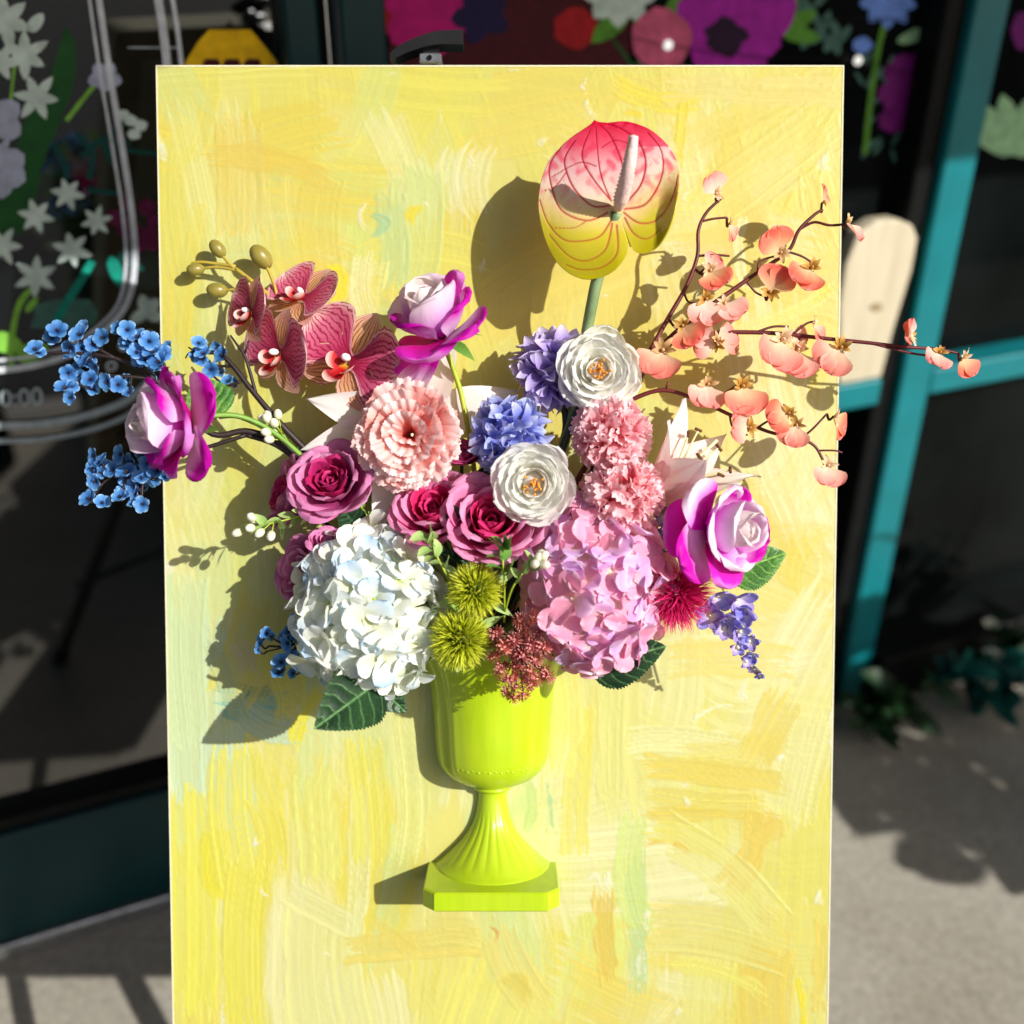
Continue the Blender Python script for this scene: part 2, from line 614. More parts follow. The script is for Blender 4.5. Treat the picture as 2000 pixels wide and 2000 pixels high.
def strip(pts, w, k=6):
    """ribbon polygons along a path in pixels"""
    sp = smooth_path([Vector((x, y, 0)) for x, y in pts], k)
    out = []
    for i in range(len(sp) - 1):
        d = (sp[i + 1] - sp[i]).normalized()
        nn = Vector((-d.y, d.x, 0)) * (w / 2)
        e = d * 0.6
        out.append([tuple((sp[i] - e + nn)[:2]), tuple((sp[i + 1] + e + nn)[:2]), tuple((sp[i + 1] + e - nn)[:2]), tuple((sp[i] - e - nn)[:2])])
    return out
def blob(cx, cy, rx, ry, n=14, jag=0.1):
    ph = random.uniform(0, 6)
    return [(cx + rx * (1 + jag * math.sin(5 * a + ph)) * math.cos(a), cy + ry * (1 + jag * math.sin(4 * a + ph)) * math.sin(a))
            for a in [2 * math.pi * i / n for i in range(n)]]

dd = lambda n, m, p, l=0: decal(n, D[m], p, door, 'door', l)
# big leaf and stems
dd('leaf_print', 'leaf', [[(128, 48), (146, 80), (150, 130), (140, 180), (120, 235), (95, 290), (78, 340), (70, 400), (50, 450), (0, 470), (-30, 440),
                         (0, 380), (28, 320), (40, 250), (75, 190), (105, 130)]])
dd('leaf_print', 'lime', [petal_poly(-20, 660, 0.3, 70, 40), petal_poly(30, 700, -0.35, 70, 38), petal_poly(50, 610, -.9, 40, 14)], 2)
for p_ in (strip([(20, 720), (26, 640), (40, 590), (66, 560)], 12), strip([(50, 60), (30, 120), (20, 210)], 6), strip([(130, 235), (165, 190), (190, 160)], 9)):
    dd('stem_print', 'lime', p_, 1)
dd('stem_print', 'teal', strip([(100, 650), (125, 600), (160, 545), (180, 510)], 16), 1)
dd('leaf_print', 'teal', [petal_poly(215, 500, 1.2, 70, 26)], 1)
for p_ in (strip([(150, 260), (180, 300), (175, 350)], 12), strip([(170, 370), (240, 380)], 10), strip([(225, 290), (305, 300)], 8), strip([(105, 280), (125, 320), (130, 350)], 10)):
    dd('stem_print', 'dteal', p_, 1)
dd('leaf_print', 'dteal', [petal_poly(200, 270, a, 60, 14) for a in (-.6, .2, 1.2, 2.4)], 1)
dd('leaf_print', 'dteal', [petal_poly(230, 500, a, 60, 16) for a in (-.4, .5)], 1)
for (x, y, r_, m_) in ((10, 40, 62, 'white'), (48, 108, 52, 'white'), (72, 190, 48, 'white'), (0, 120, 44, 'white'), (132, 378, 36, 'white'),
                   (70, 422, 38, 'white'), (188, 432, 32, 'white'), (140, 488, 40, 'white'), (4, 480, 40, 'white'), (70, 540, 44, 'white'),
                   (-2, 300, 40, 'grey')):
    dd('flower_print', m_, star(x, y, r_, 6, random.uniform(0, 1)), 3)
dd('bud_print', 'white', [petal_poly(56, 62, -0.9, 46, 26)], 3)
dd('flower_print', 'grey', [petal_poly(-10, 235, a, 58, 52, blunt=.5) for a in (-.6, .5)] + [petal_poly(-5, 330, a, 60, 56, blunt=.5) for a in (-.5, .4, 1.4)], 4)
dd('flower_print', 'grey', star(204, 150, 36, 5, 0.3, 0.8, blunt=.5), 4)
dd('flower_print', 'burg', [blob(x, y, r_, r_ * .9) for x, y, r_ in ((245, 395, 16), (225, 425, 18), (250, 445, 24), (285, 405, 18), (295, 465, 26), (270, 480, 14), (300, 430, 14))], 3)
dd('flower_print', 'white', [blob(x, y, 13, 11) for x, y in ((255, 235), (275, 245), (262, 262), (240, 225))], 3)
dd('flower_print', 'white', [petal_poly(285, 610, a, 36, 24, blunt=.5) for a in (-1.8, -.8, .4, 2.6)] + [petal_poly(282, 650, a, 32, 22, blunt=.5) for a in (.6, 1.6, 2.8)], 3)
# window reflections printed panel inside the oval
dd('oval_panel_print', 'sage', [[(70, 595), (110, 585), (175, 585), (192, 610), (185, 635), (120, 645), (60, 640)]], 0)
# double line frame and the opening hours ring
for off_, w_ in ((0, 6), (19, 12)):
    dd('frame_line_print', 'line', strip([(172 + off_, -20), (195 + off_, 140), (220 + off_, 290), (240 + off_ * .95, 420), (246 + off_ * .9, 520),
        (232 + off_ * .85, 590), (196 + off_ * .7, 634 + off_ * .4), (140 + off_ * .4, 672 + off_ * .8), (70, 694 + off_), (0, 704 + off_), (-60, 706 + off_)], w_, 8), 5)
for off_, w_ in ((0, 14), (30, 9)):
    dd('frame_line_print', 'ring', strip([(300, 735 + off_), (262, 772 + off_), (225, 793 + off_), (160, 814 + off_), (80, 828 + off_), (0, 832 + off_), (-60, 832 + off_)], w_, 8), 5)
for off_, w_ in ((0, 16), (28, 9)):
    dd('frame_line_print', 'line', strip([(306 + off_, -20), (320 + off_, 70), (330 + off_, 160), (345 + off_, 300)], w_, 6), 5)
dd('thin_line_print', 'ring', strip([(250, 93), (350, 93)], 3), 5)

def text_decal(txt, px, py, hpx, rot, mat, parent, where, lift):
    cu = bpy.data.curves.new('opening_hours_text', 'FONT')
    cu.body = txt
    cu.align_x = 'CENTER'
    cu.align_y = 'CENTER'
    cu.offset = 0.012
    to = bpy.data.objects.new('tmp', cu)
    COL.objects.link(to)
    dg = bpy.context.evaluated_depsgraph_get()
    me = bpy.data.meshes.new_from_object(to.evaluated_get(dg))
    bpy.data.objects.remove(to, do_unlink=True)
    off = DEC_OFF[where] + 0.0006 * lift
    s = hpx / 0.72
    c, sn = math.cos(rot), math.sin(rot)
    for v in me.vertices:
        x, y = v.co.x * s * 1.05, v.co.y * s
        qx, qy = px + c * x + sn * y, py + sn * x - c * y
        v.co = FW(*F(qx, qy, off), off)
    me.materials.clear()
    me.materials.append(mat)
    return link('opening_hours_text', me, parent)
text_decal('0:00', 42, 778, 34, -0.07, D['ring'], door, 'door', 6)
text_decal('N', 155, 748, 30, -0.3, D['ring'], door, 'door', 6)
text_decal('o', 216, 712, 30, -0.45, D['line'], door, 'door', 6)
text_decal('c', 238, 674, 30, -0.6, D['line'], door, 'door', 6)
# yellow printed plate with arched cut outs
dd('yellow_plate_print', 'yellow', [[(408, 58), (490, 58), (512, 84), (542, 122), (548, 190), (356, 190), (362, 122), (385, 84)]], 4)
dd('arch_print', 'dred', [[(396 + i * 40, 160), (396 + i * 40, 122), (403 + i * 40, 115), (425 + i * 40, 115), (430 + i * 40, 122), (430 + i * 40, 160)] for i in range(3)], 5)

# flowers printed on the big window
dw = lambda n, m, p, l=0: decal(n, D[m], p, window, 'win', l)
dw('backdrop_print', 'dred', [[(760, -60), (1230, -60), (1230, 140), (760, 140)]])
dw('flower_print', 'red', [blob(775, 10, 60, 60)], 1)
dw('flower_print', 'magenta', [petal_poly(835, 20, a, 95, 85, blunt=.5) for a in (0.2, 1.3, 2.4, 3.6, 4.9, 5.8)], 2)
dw('flower_print', 'navy', [petal_poly(940, 30, a, 60, 45, blunt=.5) for a in (0.5, 1.9, 3.0, 4.2, 5.6)], 3)
dw('flower_print', 'red', [blob(1125, 55, 45, 40)], 1)
dw('flower_print', 'white', [petal_poly(1210, -20, a, 75, 50, blunt=.6) for a in (0.2, .9, 1.6, 2.3, 3.0)], 4)
dw('leaf_print', 'green', [petal_poly(1225, 20, 2.4, 95, 44, blunt=.7), petal_poly(1300, 10, .2, 60, 40), petal_poly(1240, 30, 1.4, 60, 14)], 3)
dw('stem_print', 'leaf', strip([(1200, 80), (1235, 130), (1260, 180)], 8) + [petal_poly(1240, 120, .5, 50, 20)], 2)
dw('flower_print', 'pinkball', [blob(1292, 76, 60, 62, jag=.05)], 5)
dw('flower_print', 'purple', [petal_poly(1430, 60, a, r_, r_ * .95, blunt=.5) for a, r_ in ((0.3, 100), (1.2, 110), (2.4, 100), (3.6, 120), (4.6, 160), (5.6, 150))], 4)
dw('flower_heart_print', 'dpurple', [blob(1418, 72, 42, 36, jag=.2)], 6)
dw('leaf_print', 'green', [petal_poly(1525, 60, a, 80, 34) for a in (-1.2, -.5, .2, -2)], 3)
dw('leaf_print', 'sage', [petal_poly(1590 + random.uniform(-30, 60), random.uniform(-20, 110), random.uniform(-2.5, -.6), 44, 16) for _ in range(26)], 2)
dw('leaf_print', 'sage', [petal_poly(1690 + random.uniform(-20, 60), random.uniform(120, 330), random.uniform(-2.5, -.6), 34, 8) for _ in range(20)], 2)
dw('flower_print', 'blue', [petal_poly(1735, 0, a, 58, 32, blunt=.6) for a in (.2, .9, 1.6, 2.3, 3.0)] + [blob(1685, 88, 20, 16)], 4)
dw('stem_print', 'green', strip([(1730, 40), (1715, 100), (1700, 200), (1690, 300)], 10), 3)
dw('leaf_print', 'palegreen', [petal_poly(1840 - 16 * i % 40, 10 + 26 * i, 1.0 + i * .9, 60, 24) for i in range(5)], 4)
dw('flower_print', 'plum', [blob(1765 + random.uniform(-36, 44), 175 + random.uniform(-75, 75), 24, 22) for _ in range(16)], 5)
dw('flower_print', 'pink', [petal_poly(1868, -10, a, 60, 36) for a in (1.2, 1.9)], 4)
drp = lambda n, m, p, l=0: decal(n, D[m], p, rpane, 'win', l)
drp('leaf_print', 'palegreen', [petal_poly(1985, 300, a, 120, 46) for a in (-2.6, -2.2, -1.8, -1.3, -.9)] + [blob(1990, 260, 40, 50)], 2)
drp('flower_print', 'plum', [blob(2000, 60, 24, 40)], 2)

# small round lights on a cable inside the window
M_BULB = NT('warm_bulb')
eb = M_BULB.n('Emission', Strength=0.9)
eb.inputs['Color'].default_value = (1, 0.97, 0.9, 1)
M_BULB.surf(eb.outputs[0])
M_BULB = M_BULB.m
sl = thing('string_lights', 'small round white bulbs strung on a thin wire across the window', 'string lights', Matrix.Translation(FW(*F(1600, 60, -.02), -0.02)))
sp = [(1190, 60), (1305, 88), (1500, 112), (1676, 118), (1822, 156)]
pts = [FW(*F(x, y, -0.025), -0.025) for x, y in sp]
o = tube_obj('wire', pts, 0.0009, 0.0009, M_BLACK, sl)
for x, y in ((1305, 88), (1676, 118), (1820, 156), (1850, 46)):
    p = sl.matrix_world.inverted() @ FW(*F(x, y, -0.026), -0.026)
    MB().add(*ball_data(p, .007, .007, .007)).obj('bulb', M_BULB, sl)
pts = [FW(*F(x, y, -0.025), -0.025) for x, y in ((1600, 40), (1750, 36), (1850, 46))]
tube_obj('wire', pts, 0.0009, 0.0009, M_BLACK, sl)

# rounded wooden board standing on the transom
t = NT('bleached_wood')
b = t.n('BsdfPrincipled', Roughness=0.7)
tc = t.n('TexCoord')
mp = t.n('Mapping')
mp.inputs['Scale'].default_value = (30, 30, 3)
t.l(tc.outputs['Object'], mp.inputs['Vector'])
nz = t.n('TexNoise', Scale=1.5, Detail=5.0)
t.l(mp.outputs[0], nz.inputs['Vector'])
t.l(t.ramp(nz.outputs['Fac'], [(0.3, (0.48, 0.42, 0.29, 1)), (0.7, (0.64, 0.57, 0.42, 1))]).outputs[0], b.inputs['Base Color'])
t.surf(b.outputs[0])
M_WOOD = t.m
bo = [(1640, 745), (1640, 600), (1652, 520), (1678, 455), (1715, 432), (1755, 428), (1784, 440), (1794, 466), (1782, 530), (1748, 640), (1722, 742)]
off = 0.024
pts = [FW(*F(x, y, off), off) for x, y in bo]
for p in (pts[0], pts[-1]):
    p.z = zc + 0.0225
base = (pts[0] + pts[-1]) * .5
wd = thing('wooden_board', 'pale wooden board with a rounded top standing on the teal window bar', 'board', Matrix.Translation(base))
n = len(pts)
back = [p - FN * 0.035 + Vector((0, 0, .0)) for p in pts]
mb = MB().add([tuple(p - base) for p in pts + back], [tuple(range(n)), tuple(range(2 * n - 1, n - 1, -1))] + [(i, n + i, n + (i + 1) % n, (i + 1) % n) for i in range(n)])
o = mb.obj('board_panel', M_WOOD, wd, smooth=False)
bm_ = o.modifiers.new('bevel', 'BEVEL'); bm_.width = 0.006; bm_.segments = 3
o = MB().add([tuple(p - base + FN * 0.0) for p in [FW(*F(x, y, off + .0015), off + .0015) for x, y in blob(1712, 600, 12, 9, 10)]], [tuple(range(10))]).obj('knot', mat_plain('wood_knot', (0.3, 0.22, 0.12, 1)), wd, smooth=False)
# ================================================================== painted canvas
CU0 = (P(323, 1000) - P0).dot(U)
CU1 = (P(1631, 1000) - P0).dot(U)
CV1 = (P(978, 131) - P0).dot(V)
CV0 = CV1 - 0.914
CW, CH = CU1 - CU0, CV1 - CV0
NX, NY = 540, 790
ys, xs = np.mgrid[0:NY, 0:NX]
# stroke space: photograph pixels on the canvas plane (approx. affine)
PXM = 1308.0 / CW
def to_cell(px, py):
    p = P(px, py)
    u = (p - P0).dot(U); v = (p - P0).dot(V)
    return (u - CU0) / CW * (NX - 1), (CV1 - v) / CH * (NY - 1)
CELL = (NX - 1) / 1308.0
def lin(r, g, b):
    return np.array(srgb(r, g, b)[:3])
base = np.zeros((NY, NX, 3)); base[:] = lin(243, 233, 150)
height = np.zeros((NY, NX))
def smooth1(n, k):
    a = RNG.standard_normal(n + 8 * k)
    ker = np.hanning(2 * k + 1); ker /= ker.sum()
    a = np.convolve(a, ker, 'same')[4 * k:4 * k + n]
    return a / (a.std() + 1e-9)
def vnoise(h, w, cell):
    gh, gw = int(h / cell) + 3, int(w / cell) + 3
    gr = RNG.standard_normal((gh, gw))
    yy = np.linspace(0, gh - 2.001, h); xx = np.linspace(0, gw - 2.001, w)
    y0 = yy.astype(int); x0 = xx.astype(int)
    fy = (yy - y0)[:, None]; fx = (xx - x0)[None, :]
    fy = fy * fy * (3 - 2 * fy); fx = fx * fx * (3 - 2 * fx)
    g00 = gr[y0][:, x0]; g01 = gr[y0][:, x0 + 1]; g10 = gr[y0 + 1][:, x0]; g11 = gr[y0 + 1][:, x0 + 1]
    return (g00 * (1 - fx) + g01 * fx) * (1 - fy) + (g10 * (1 - fx) + g11 * fx) * fy
EDGE_N = vnoise(NY, NX, 7) * .9 + vnoise(NY, NX, 20) * 1.6
WX = vnoise(NY, NX, 90) * 3.0 + vnoise(NY, NX, 30) * 0.4
WY = vnoise(NY, NX, 90) * 3.0 + vnoise(NY, NX, 30) * 0.4
def stroke(px, py, L, W, ang, col, alpha=0.8, ragged=0.25, dry=0.0, curve=0.0, jit=0.05, thick=1.0, soft=1.0):
    """one brush mark: centre in photograph pixels, ang in degrees (0 = horizontal)"""
    cx, cy = to_cell(px, py)
    L *= CELL; W *= CELL
    r = int(math.hypot(L, W) * 0.5 + 6 + abs(curve) * CELL)
    x0, x1 = max(0, int(cx - r)), min(NX, int(cx + r) + 1)
    y0, y1 = max(0, int(cy - r)), min(NY, int(cy + r) + 1)
    if x1 <= x0 or y1 <= y0:
        return
    wk = min(1.0, W / 22.0)
    X = xs[y0:y1, x0:x1] - cx + WX[y0:y1, x0:x1] * wk
    Y = ys[y0:y1, x0:x1] - cy + WY[y0:y1, x0:x1] * wk
    a = math.radians(ang)
    c, s = math.cos(a), math.sin(a)
    l = X * c + Y * s
    q = -X * s + Y * c
    q = q + curve * CELL * ((2 * l / max(L, 1)) ** 2 - 0.3)
    nb = 96
    fine = smooth1(nb, 1); mid = smooth1(nb, 4)
    qi = np.clip((q / W + 0.5) * (nb - 1), 0, nb - 1)
    i0 = qi.astype(int); i1 = np.minimum(i0 + 1, nb - 1); fr = qi - i0
    def samp(arr):
        return arr[i0] * (1 - fr) + arr[i1] * fr
    bf, bm = samp(fine), samp(mid)
    en = EDGE_N[y0:y1, x0:x1]
    endL = L * 0.5 * (1 + ragged * 0.28 * bm + ragged * 0.12 * bf) + en * 1.3
    ml = np.clip((endL - np.abs(l)) / (1.6 * soft) + 0.5, 0, 1)
    mq = np.clip((W * 0.5 + en * 1.0 - np.abs(q)) / (1.3 * soft) + 0.5, 0, 1)
    m = ml * mq
    if dry > 0:
        dn = vnoise(y1 - y0, x1 - x0, 2.2) * 0.6 + bf * 0.9 + (l / max(L, 1)) * 1.6
        m = m * np.clip(1.2 - dry * (dn + 0.6), 0, 1)
    al = (m * np.clip(alpha * (1 + 0.22 * bf + 0.18 * bm), 0, 1))[..., None]
    colr = np.clip(np.asarray(col)[None, None, :] * (1 + jit * bf[..., None] + jit * 0.8 * bm[..., None]), 0, 1)
    base[y0:y1, x0:x1] = base[y0:y1, x0:x1] * (1 - al) + colr * al
    edge = np.exp(-((np.abs(q) - W * 0.45) / 1.6) ** 2) * ml + np.exp(-((np.abs(l) - endL * .97) / 1.8) ** 2) * mq
    hh = thick * (0.3 + 0.17 * bf + 0.14 * bm + 0.7 * edge)
    height[y0:y1, x0:x1] = height[y0:y1, x0:x1] * (1 - 0.75 * m) + hh * m * 0.75
C_Y = [lin(243, 232, 122), lin(240, 226, 110), lin(246, 238, 140), lin(238, 230, 130), lin(242, 222, 112)]
C_O = [lin(244, 224, 124), lin(242, 220, 116), lin(246, 228, 140), lin(241, 222, 124)]
C_C = [lin(245, 240, 190), lin(243, 238, 172), lin(240, 234, 160), lin(248, 243, 205)]
C_G = [lin(226, 236, 160), lin(216, 232, 175), lin(232, 238, 150)]
C_B = [lin(246, 238, 70), lin(248, 232, 52), lin(245, 240, 90)]
C_M = [lin(222, 240, 214), lin(214, 236, 216), lin(228, 242, 208)]
C_W = [lin(252, 250, 246)]
def pick(c):
    return c[int(RNG.integers(len(c)))]
un = RNG.uniform
# under layers
for i in range(170):
    px, py = un(290, 1660), un(100, 2100)
    if py < 700:
        ch = [C_Y, C_Y, C_O, C_Y, C_C, C_G] if px < 950 else [C_O, C_Y, C_O, C_C, C_Y]
        ang = un(60, 120) if un(0, 1) < .5 else un(-25, 25)
    elif px > 1200:
        ch = [C_C, C_C, C_Y, C_O, C_C]
        ang = un(-15, 25) if un(0, 1) < .55 else un(70, 110)
    elif py > 1350:
        ch = [C_Y, C_C, C_G, C_C, C_Y]
        ang = un(82, 98)
    else:
        ch = [C_Y, C_G, C_C, C_Y]
        ang = un(70, 110)
    stroke(px, py, un(220, 520), un(100, 210), ang, pick(ch[int(RNG.integers(len(ch)))]), un(.45, .8), .4, 0, un(-20, 20), .04, .9, un(2, 7))
for i in range(130):
    px, py = un(300, 1650), un(120, 2100)
    if py < 750 and px > 900:
        ch = [C_O, C_O, C_Y, C_C]; ang = un(-40, 30) if un(0, 1) < .6 else un(70, 110)
    elif py < 750:
        ch = [C_Y, C_O, C_C, C_G, C_Y]; ang = un(70, 110) if un(0, 1) < .7 else un(-20, 20)
    elif px > 1200:
        ch = [C_C, C_O, C_C, C_Y]; ang = un(-20, 20) if un(0, 1) < .5 else un(75, 120)
    else:
        ch = [C_Y, C_C, C_C, C_G]; ang = un(84, 96)
    stroke(px, py, un(110, 300), un(35, 110), ang, pick(ch[int(RNG.integers(len(ch)))]), un(.25, .6), .5, un(0, .4), un(-25, 25), .04, .95, un(1.5, 5))
# placed marks read off the photograph
for a in [
    (470, 350, 200, 90, 90, lin(244, 212, 118), .55, .4), (530, 320, 210, 45, 12, lin(242, 204, 100), .6, .4), (620, 440, 150, 80, 92, lin(240, 214, 110), .5, .3),
    (800, 440, 200, 110, 95, lin(222, 232, 160), .6, .3), (760, 470, 160, 60, 90, lin(206, 226, 176), .6, .4), (748, 435, 30, 18, 80, lin(170, 214, 186), .6, .5),
    (800, 420, 50, 34, 110, lin(250, 228, 40), .95, .3), (720, 620, 180, 40, 88, lin(246, 240, 160), .8, .4), (712, 620, 130, 16, 90, lin(250, 236, 30), .9, .3),
    (660, 545, 60, 26, 80, lin(250, 236, 40), .9, .3), (700, 560, 120, 40, 84, lin(250, 246, 200), .8, .4), (1290, 190, 160, 40, 8, lin(250, 228, 70), .8, .4),
    (1335, 250, 120, 20, 95, lin(250, 226, 50), .85, .3), (1240, 222, 40, 18, 10, lin(248, 222, 40), .9, .3), (1480, 170, 330, 60, 4, lin(246, 226, 150), .6, .4),
    (1500, 330, 240, 120, -35, lin(247, 226, 140), .5, .5), (1420, 460, 160, 60, -20, lin(244, 214, 110), .5, .4), (1560, 600, 120, 20, -30, lin(249, 230, 60), .8, .4),
    (1500, 620, 190, 26, -18, lin(252, 240, 160), .8, .4), (1445, 490, 130, 18, 88, lin(253, 248, 200), .8, .3), (1590, 420, 120, 40, 75, lin(246, 216, 110), .5, .4),
    # left mint field
    (400, 1430, 420, 170, 90, lin(220, 238, 208), .95, .3), (360, 1300, 300, 90, 90, lin(224, 240, 200), .9, .3), (440, 1500, 150, 110, 88, lin(218, 236, 212), .9, .3),
    (500, 1380, 130, 66, 4, lin(150, 205, 205), .9, .4), (495, 1345, 70, 20, 8, lin(60, 160, 170), .9, .4), (540, 1420, 120, 60, 20, lin(205, 226, 210), .8, .4),
    (500, 1270, 200, 120, 110, lin(240, 228, 120), .8, .4), (560, 1330, 130, 60, 70, lin(246, 236, 110), .8, .4), (600, 1400, 120, 26, -65, lin(252, 238, 40), .95, .3),
    (445, 1330, 150, 40, 70, lin(200, 216, 180), .7, .4), (480, 1280, 60, 40, 70, lin(232, 222, 190), .7, .4),
    # lower left yellows
    (370, 1760, 420, 110, 90, lin(246, 240, 104), .9, .25), (415, 1690, 130, 55, 90, lin(244, 232, 40), .85, .4), (460, 1600, 280, 110, 88, lin(244, 236, 112), .85, .35),
    (530, 1650, 150, 60, 88, lin(242, 230, 100), .7, .4), (620, 1620, 200, 90, 88, lin(240, 238, 150), .8, .4), (480, 1860, 330, 90, 90, lin(240, 230, 98), .85, .35),
    (640, 1900, 260, 170, 88, lin(242, 238, 176), .9, .3), (640, 1780, 170, 60, 28, lin(240, 236, 180), .9, .3), (700, 1690, 320, 46, 90, lin(244, 242, 190), .75, .3),
    (720, 1560, 230, 80, 86, lin(240, 234, 110), .7, .4), (800, 1540, 250, 70, 90, lin(238, 238, 170), .7, .3),
    (810, 1850, 240, 60, -4, lin(240, 218, 128), .8, .4), (770, 1830, 90, 30, 40, lin(240, 216, 120), .7, .4), (880, 1825, 90, 60, 0, lin(236, 222, 140), .6, .4),
    (1000, 1900, 160, 80, 62, lin(242, 222, 140), .6, .4), (1010, 1930, 70, 30, 45, lin(226, 200, 90), .6, .4),
    (1180, 1830, 170, 46, 88, lin(238, 196, 96), .85, .4), (1245, 1800, 260, 40, 92, lin(196, 226, 176), .75, .4), (1240, 1700, 200, 60, 90, lin(220, 236, 150), .6, .3),
    (1075, 1570, 80, 10, 82, lin(176, 218, 170), .7, .5), (1040, 1570, 90, 18, 88, lin(205, 228, 150), .6, .5), (1130, 1520, 260, 60, 90, lin(243, 232, 110), .7, .3),
    (1125, 1390, 170, 12, 90, lin(244, 200, 120), .7, .3), (1100, 1400, 200, 60, 90, lin(246, 240, 150), .6, .3), (1200, 1440, 240, 60, 90, lin(238, 234, 160), .6, .3),
    # right lower field
    (1370, 1450, 250, 56, 2, lin(246, 242, 190), .95, .35), (1440, 1465, 180, 70, -16, lin(238, 222, 130), .7, .4), (1400, 1510, 270, 50, 4, lin(240, 216, 112), .9, .35),
    (1380, 1560, 220, 40, 4, lin(238, 220, 124), .85, .35), (1390, 1590, 240, 28, 2, lin(238, 210, 100), .8, .35), (1350, 1640, 130, 50, 20, lin(240, 228, 120), .8, .4),
    (1310, 1650, 80, 14, 14, lin(238, 190, 84), .8, .4), (1460, 1660, 150, 66, 112, lin(240, 206, 108), .85, .45), (1490, 1630, 80, 40, 150, lin(240, 210, 110), .7, .4),
    (1500, 1420, 130, 80, 120, lin(238, 214, 112), .7, .45), (1500, 1960, 190, 110, 92, lin(240, 212, 110), .9, .4), (1490, 1890, 70, 50, 120, lin(238, 208, 104), .8, .4),
    (1605, 1880, 170, 26, 90, lin(242, 216, 116), .85, .3), (1567, 1960, 100, 8, 84, lin(252, 232, 30), .95, .2), (1400, 1900, 190, 30, 16, lin(246, 240, 140), .8, .4),
    (1400, 1820, 260, 110, 10, lin(236, 228, 150), .7, .5), (1420, 1710, 230, 90, 40, lin(240, 234, 160), .6, .5), (1570, 1500, 180, 90, 100, lin(240, 236, 176), .6, .5),
    (960, 1795, 14, 5, 70, lin(230, 120, 50), .95, .2), (968, 1825, 34, 4, 80, lin(226, 130, 60), .9, .2),
]:
    stroke(*a[:5], (a[5] if a[5][2] > .3 or a[5][0] < .6 else a[5] * .75 + lin(243, 233, 135) * .25), a[6] * .95, a[7], 0.1, un(-16, 16), .05, 1.2, 1.5)
# white flecks of bare canvas and thick highlights
for (px, py, l_, w_, an) in [(760, 145, 44, 10, 150), (860, 230, 34, 8, 112), (850, 270, 26, 9, 140), (703, 243, 14, 9, 20), (918, 318, 24, 12, 110), (833, 402, 30, 18, 60),
        (703, 425, 40, 8, 84), (1140, 170, 20, 16, 60), (1150, 215, 40, 10, 40), (1056, 280, 20, 9, 90), (1200, 585, 24, 8, 40), (1335, 385, 16, 8, 80), (1555, 146, 18, 8, 30),
        (1610, 320, 30, 14, 90), (780, 132, 60, 6, 0), (560, 128, 70, 6, 0), (990, 134, 60, 6, 0), (500, 1645, 12, 9, 40), (515, 1745, 26, 9, 50), (440, 1950, 70, 12, 96),
        (436, 1990, 40, 16, 90), (640, 1865, 14, 6, 30), (1140, 1465, 18, 12, 110), (1165, 1712, 20, 9, 40), (1188, 1724, 26, 14, 50), (1250, 1880, 130, 22, 97),
        (1260, 1800, 50, 8, 100), (1340, 1532, 28, 9, -6), (1345, 1566, 20, 6, 0), (1260, 1588, 26, 7, 80), (1325, 1905, 26, 12, 60), (1322, 1975, 24, 14, 120), (1390, 1385, 70, 8, -30),
        (1525, 1480, 20, 10, -30), (1370, 1750, 30, 6, -70), (870, 1470, 40, 20, 80), (331, 1540, 60, 12, 90), (330, 1110, 30, 10, 90), (320, 300, 60, 8, 90), (1620, 1430, 80, 8, 92),
        (1600, 1760, 20, 10, 60), (1455, 1345, 26, 8, -60), (940, 525, 20, 12, 60)]:
    stroke(px, py, l_ * un(.6, .95), w_ * un(.5, .9), an + un(-20, 20), lin(252, 250, 243), un(.6, .95), 1.2, un(.4, .8), un(-6, 6), .02, 1.6, un(.8, 1.6))
height += vnoise(NY, NX, 3) * 0.12 + vnoise(NY, NX, 14) * 0.15

canvas = thing('painted_canvas', 'tall stretched canvas brushed with yellow paint, propped on the easel', 'canvas painting',
               CANVAS_M @ Matrix.Translation((0, CV0, 0)))
uu = CU0 + xs / (NX - 1) * CW
vv = (CV1 - ys / (NY - 1) * CH) - CV0
ww = np.clip(height, -1.5, 4) * 0.00028
gv = np.stack([uu, vv, ww], -1).reshape(-1, 3)
idx = np.arange(NX * NY).reshape(NY, NX)
quads = np.stack([idx[:-1, :-1], idx[1:, :-1], idx[1:, 1:], idx[:-1, 1:]], -1).reshape(-1, 4)
me = bpy.data.meshes.new('painted_face')
me.vertices.add(len(gv)); me.vertices.foreach_set('co', gv.astype(np.float32).ravel())
me.loops.add(quads.size); me.loops.foreach_set('vertex_index', quads.astype(np.int32).ravel())
me.polygons.add(len(quads)); me.polygons.foreach_set('loop_start', np.arange(0, quads.size, 4, dtype=np.int32))
me.polygons.foreach_set('use_smooth', np.ones(len(quads), dtype=bool))
me.update(calc_edges=True)
ca = me.color_attributes.new('paint', 'FLOAT_COLOR', 'POINT')
rgba = np.ones((NX * NY, 4), dtype=np.float32); rgba[:, :3] = base.reshape(-1, 3) * np.array([0.615, 0.63, 0.50])
ca.data.foreach_set('color', rgba.ravel())
M_PAINT = mat_vcol('acrylic_paint', rough=0.42, spec=0.35, bump=0.12, bscale=900)
me.materials.append(M_PAINT)
link('painted_face', me, canvas)
M_RAW = mat_plain('raw_canvas_edge', (0.70, 0.67, 0.46, 1), rough=0.8, noise=0.06, scale=300, bump=0.2)
for nm, (a, b_, c, d) in dict(left=(CU0 - .0015, CU0 - .0001, 0, CH), right=(CU1 + .0001, CU1 + .0015, 0, CH), top=(CU0 - .0015, CU1 + .0015, CH + .0001, CH + .0016), bot=(CU0 - .0015, CU1 + .0015, -.0016, -.0001)).items():
    MB().add(*box_data(a, b_, c, d, -0.034, 0.0004)).obj('canvas_edge', M_RAW, canvas, smooth=False)
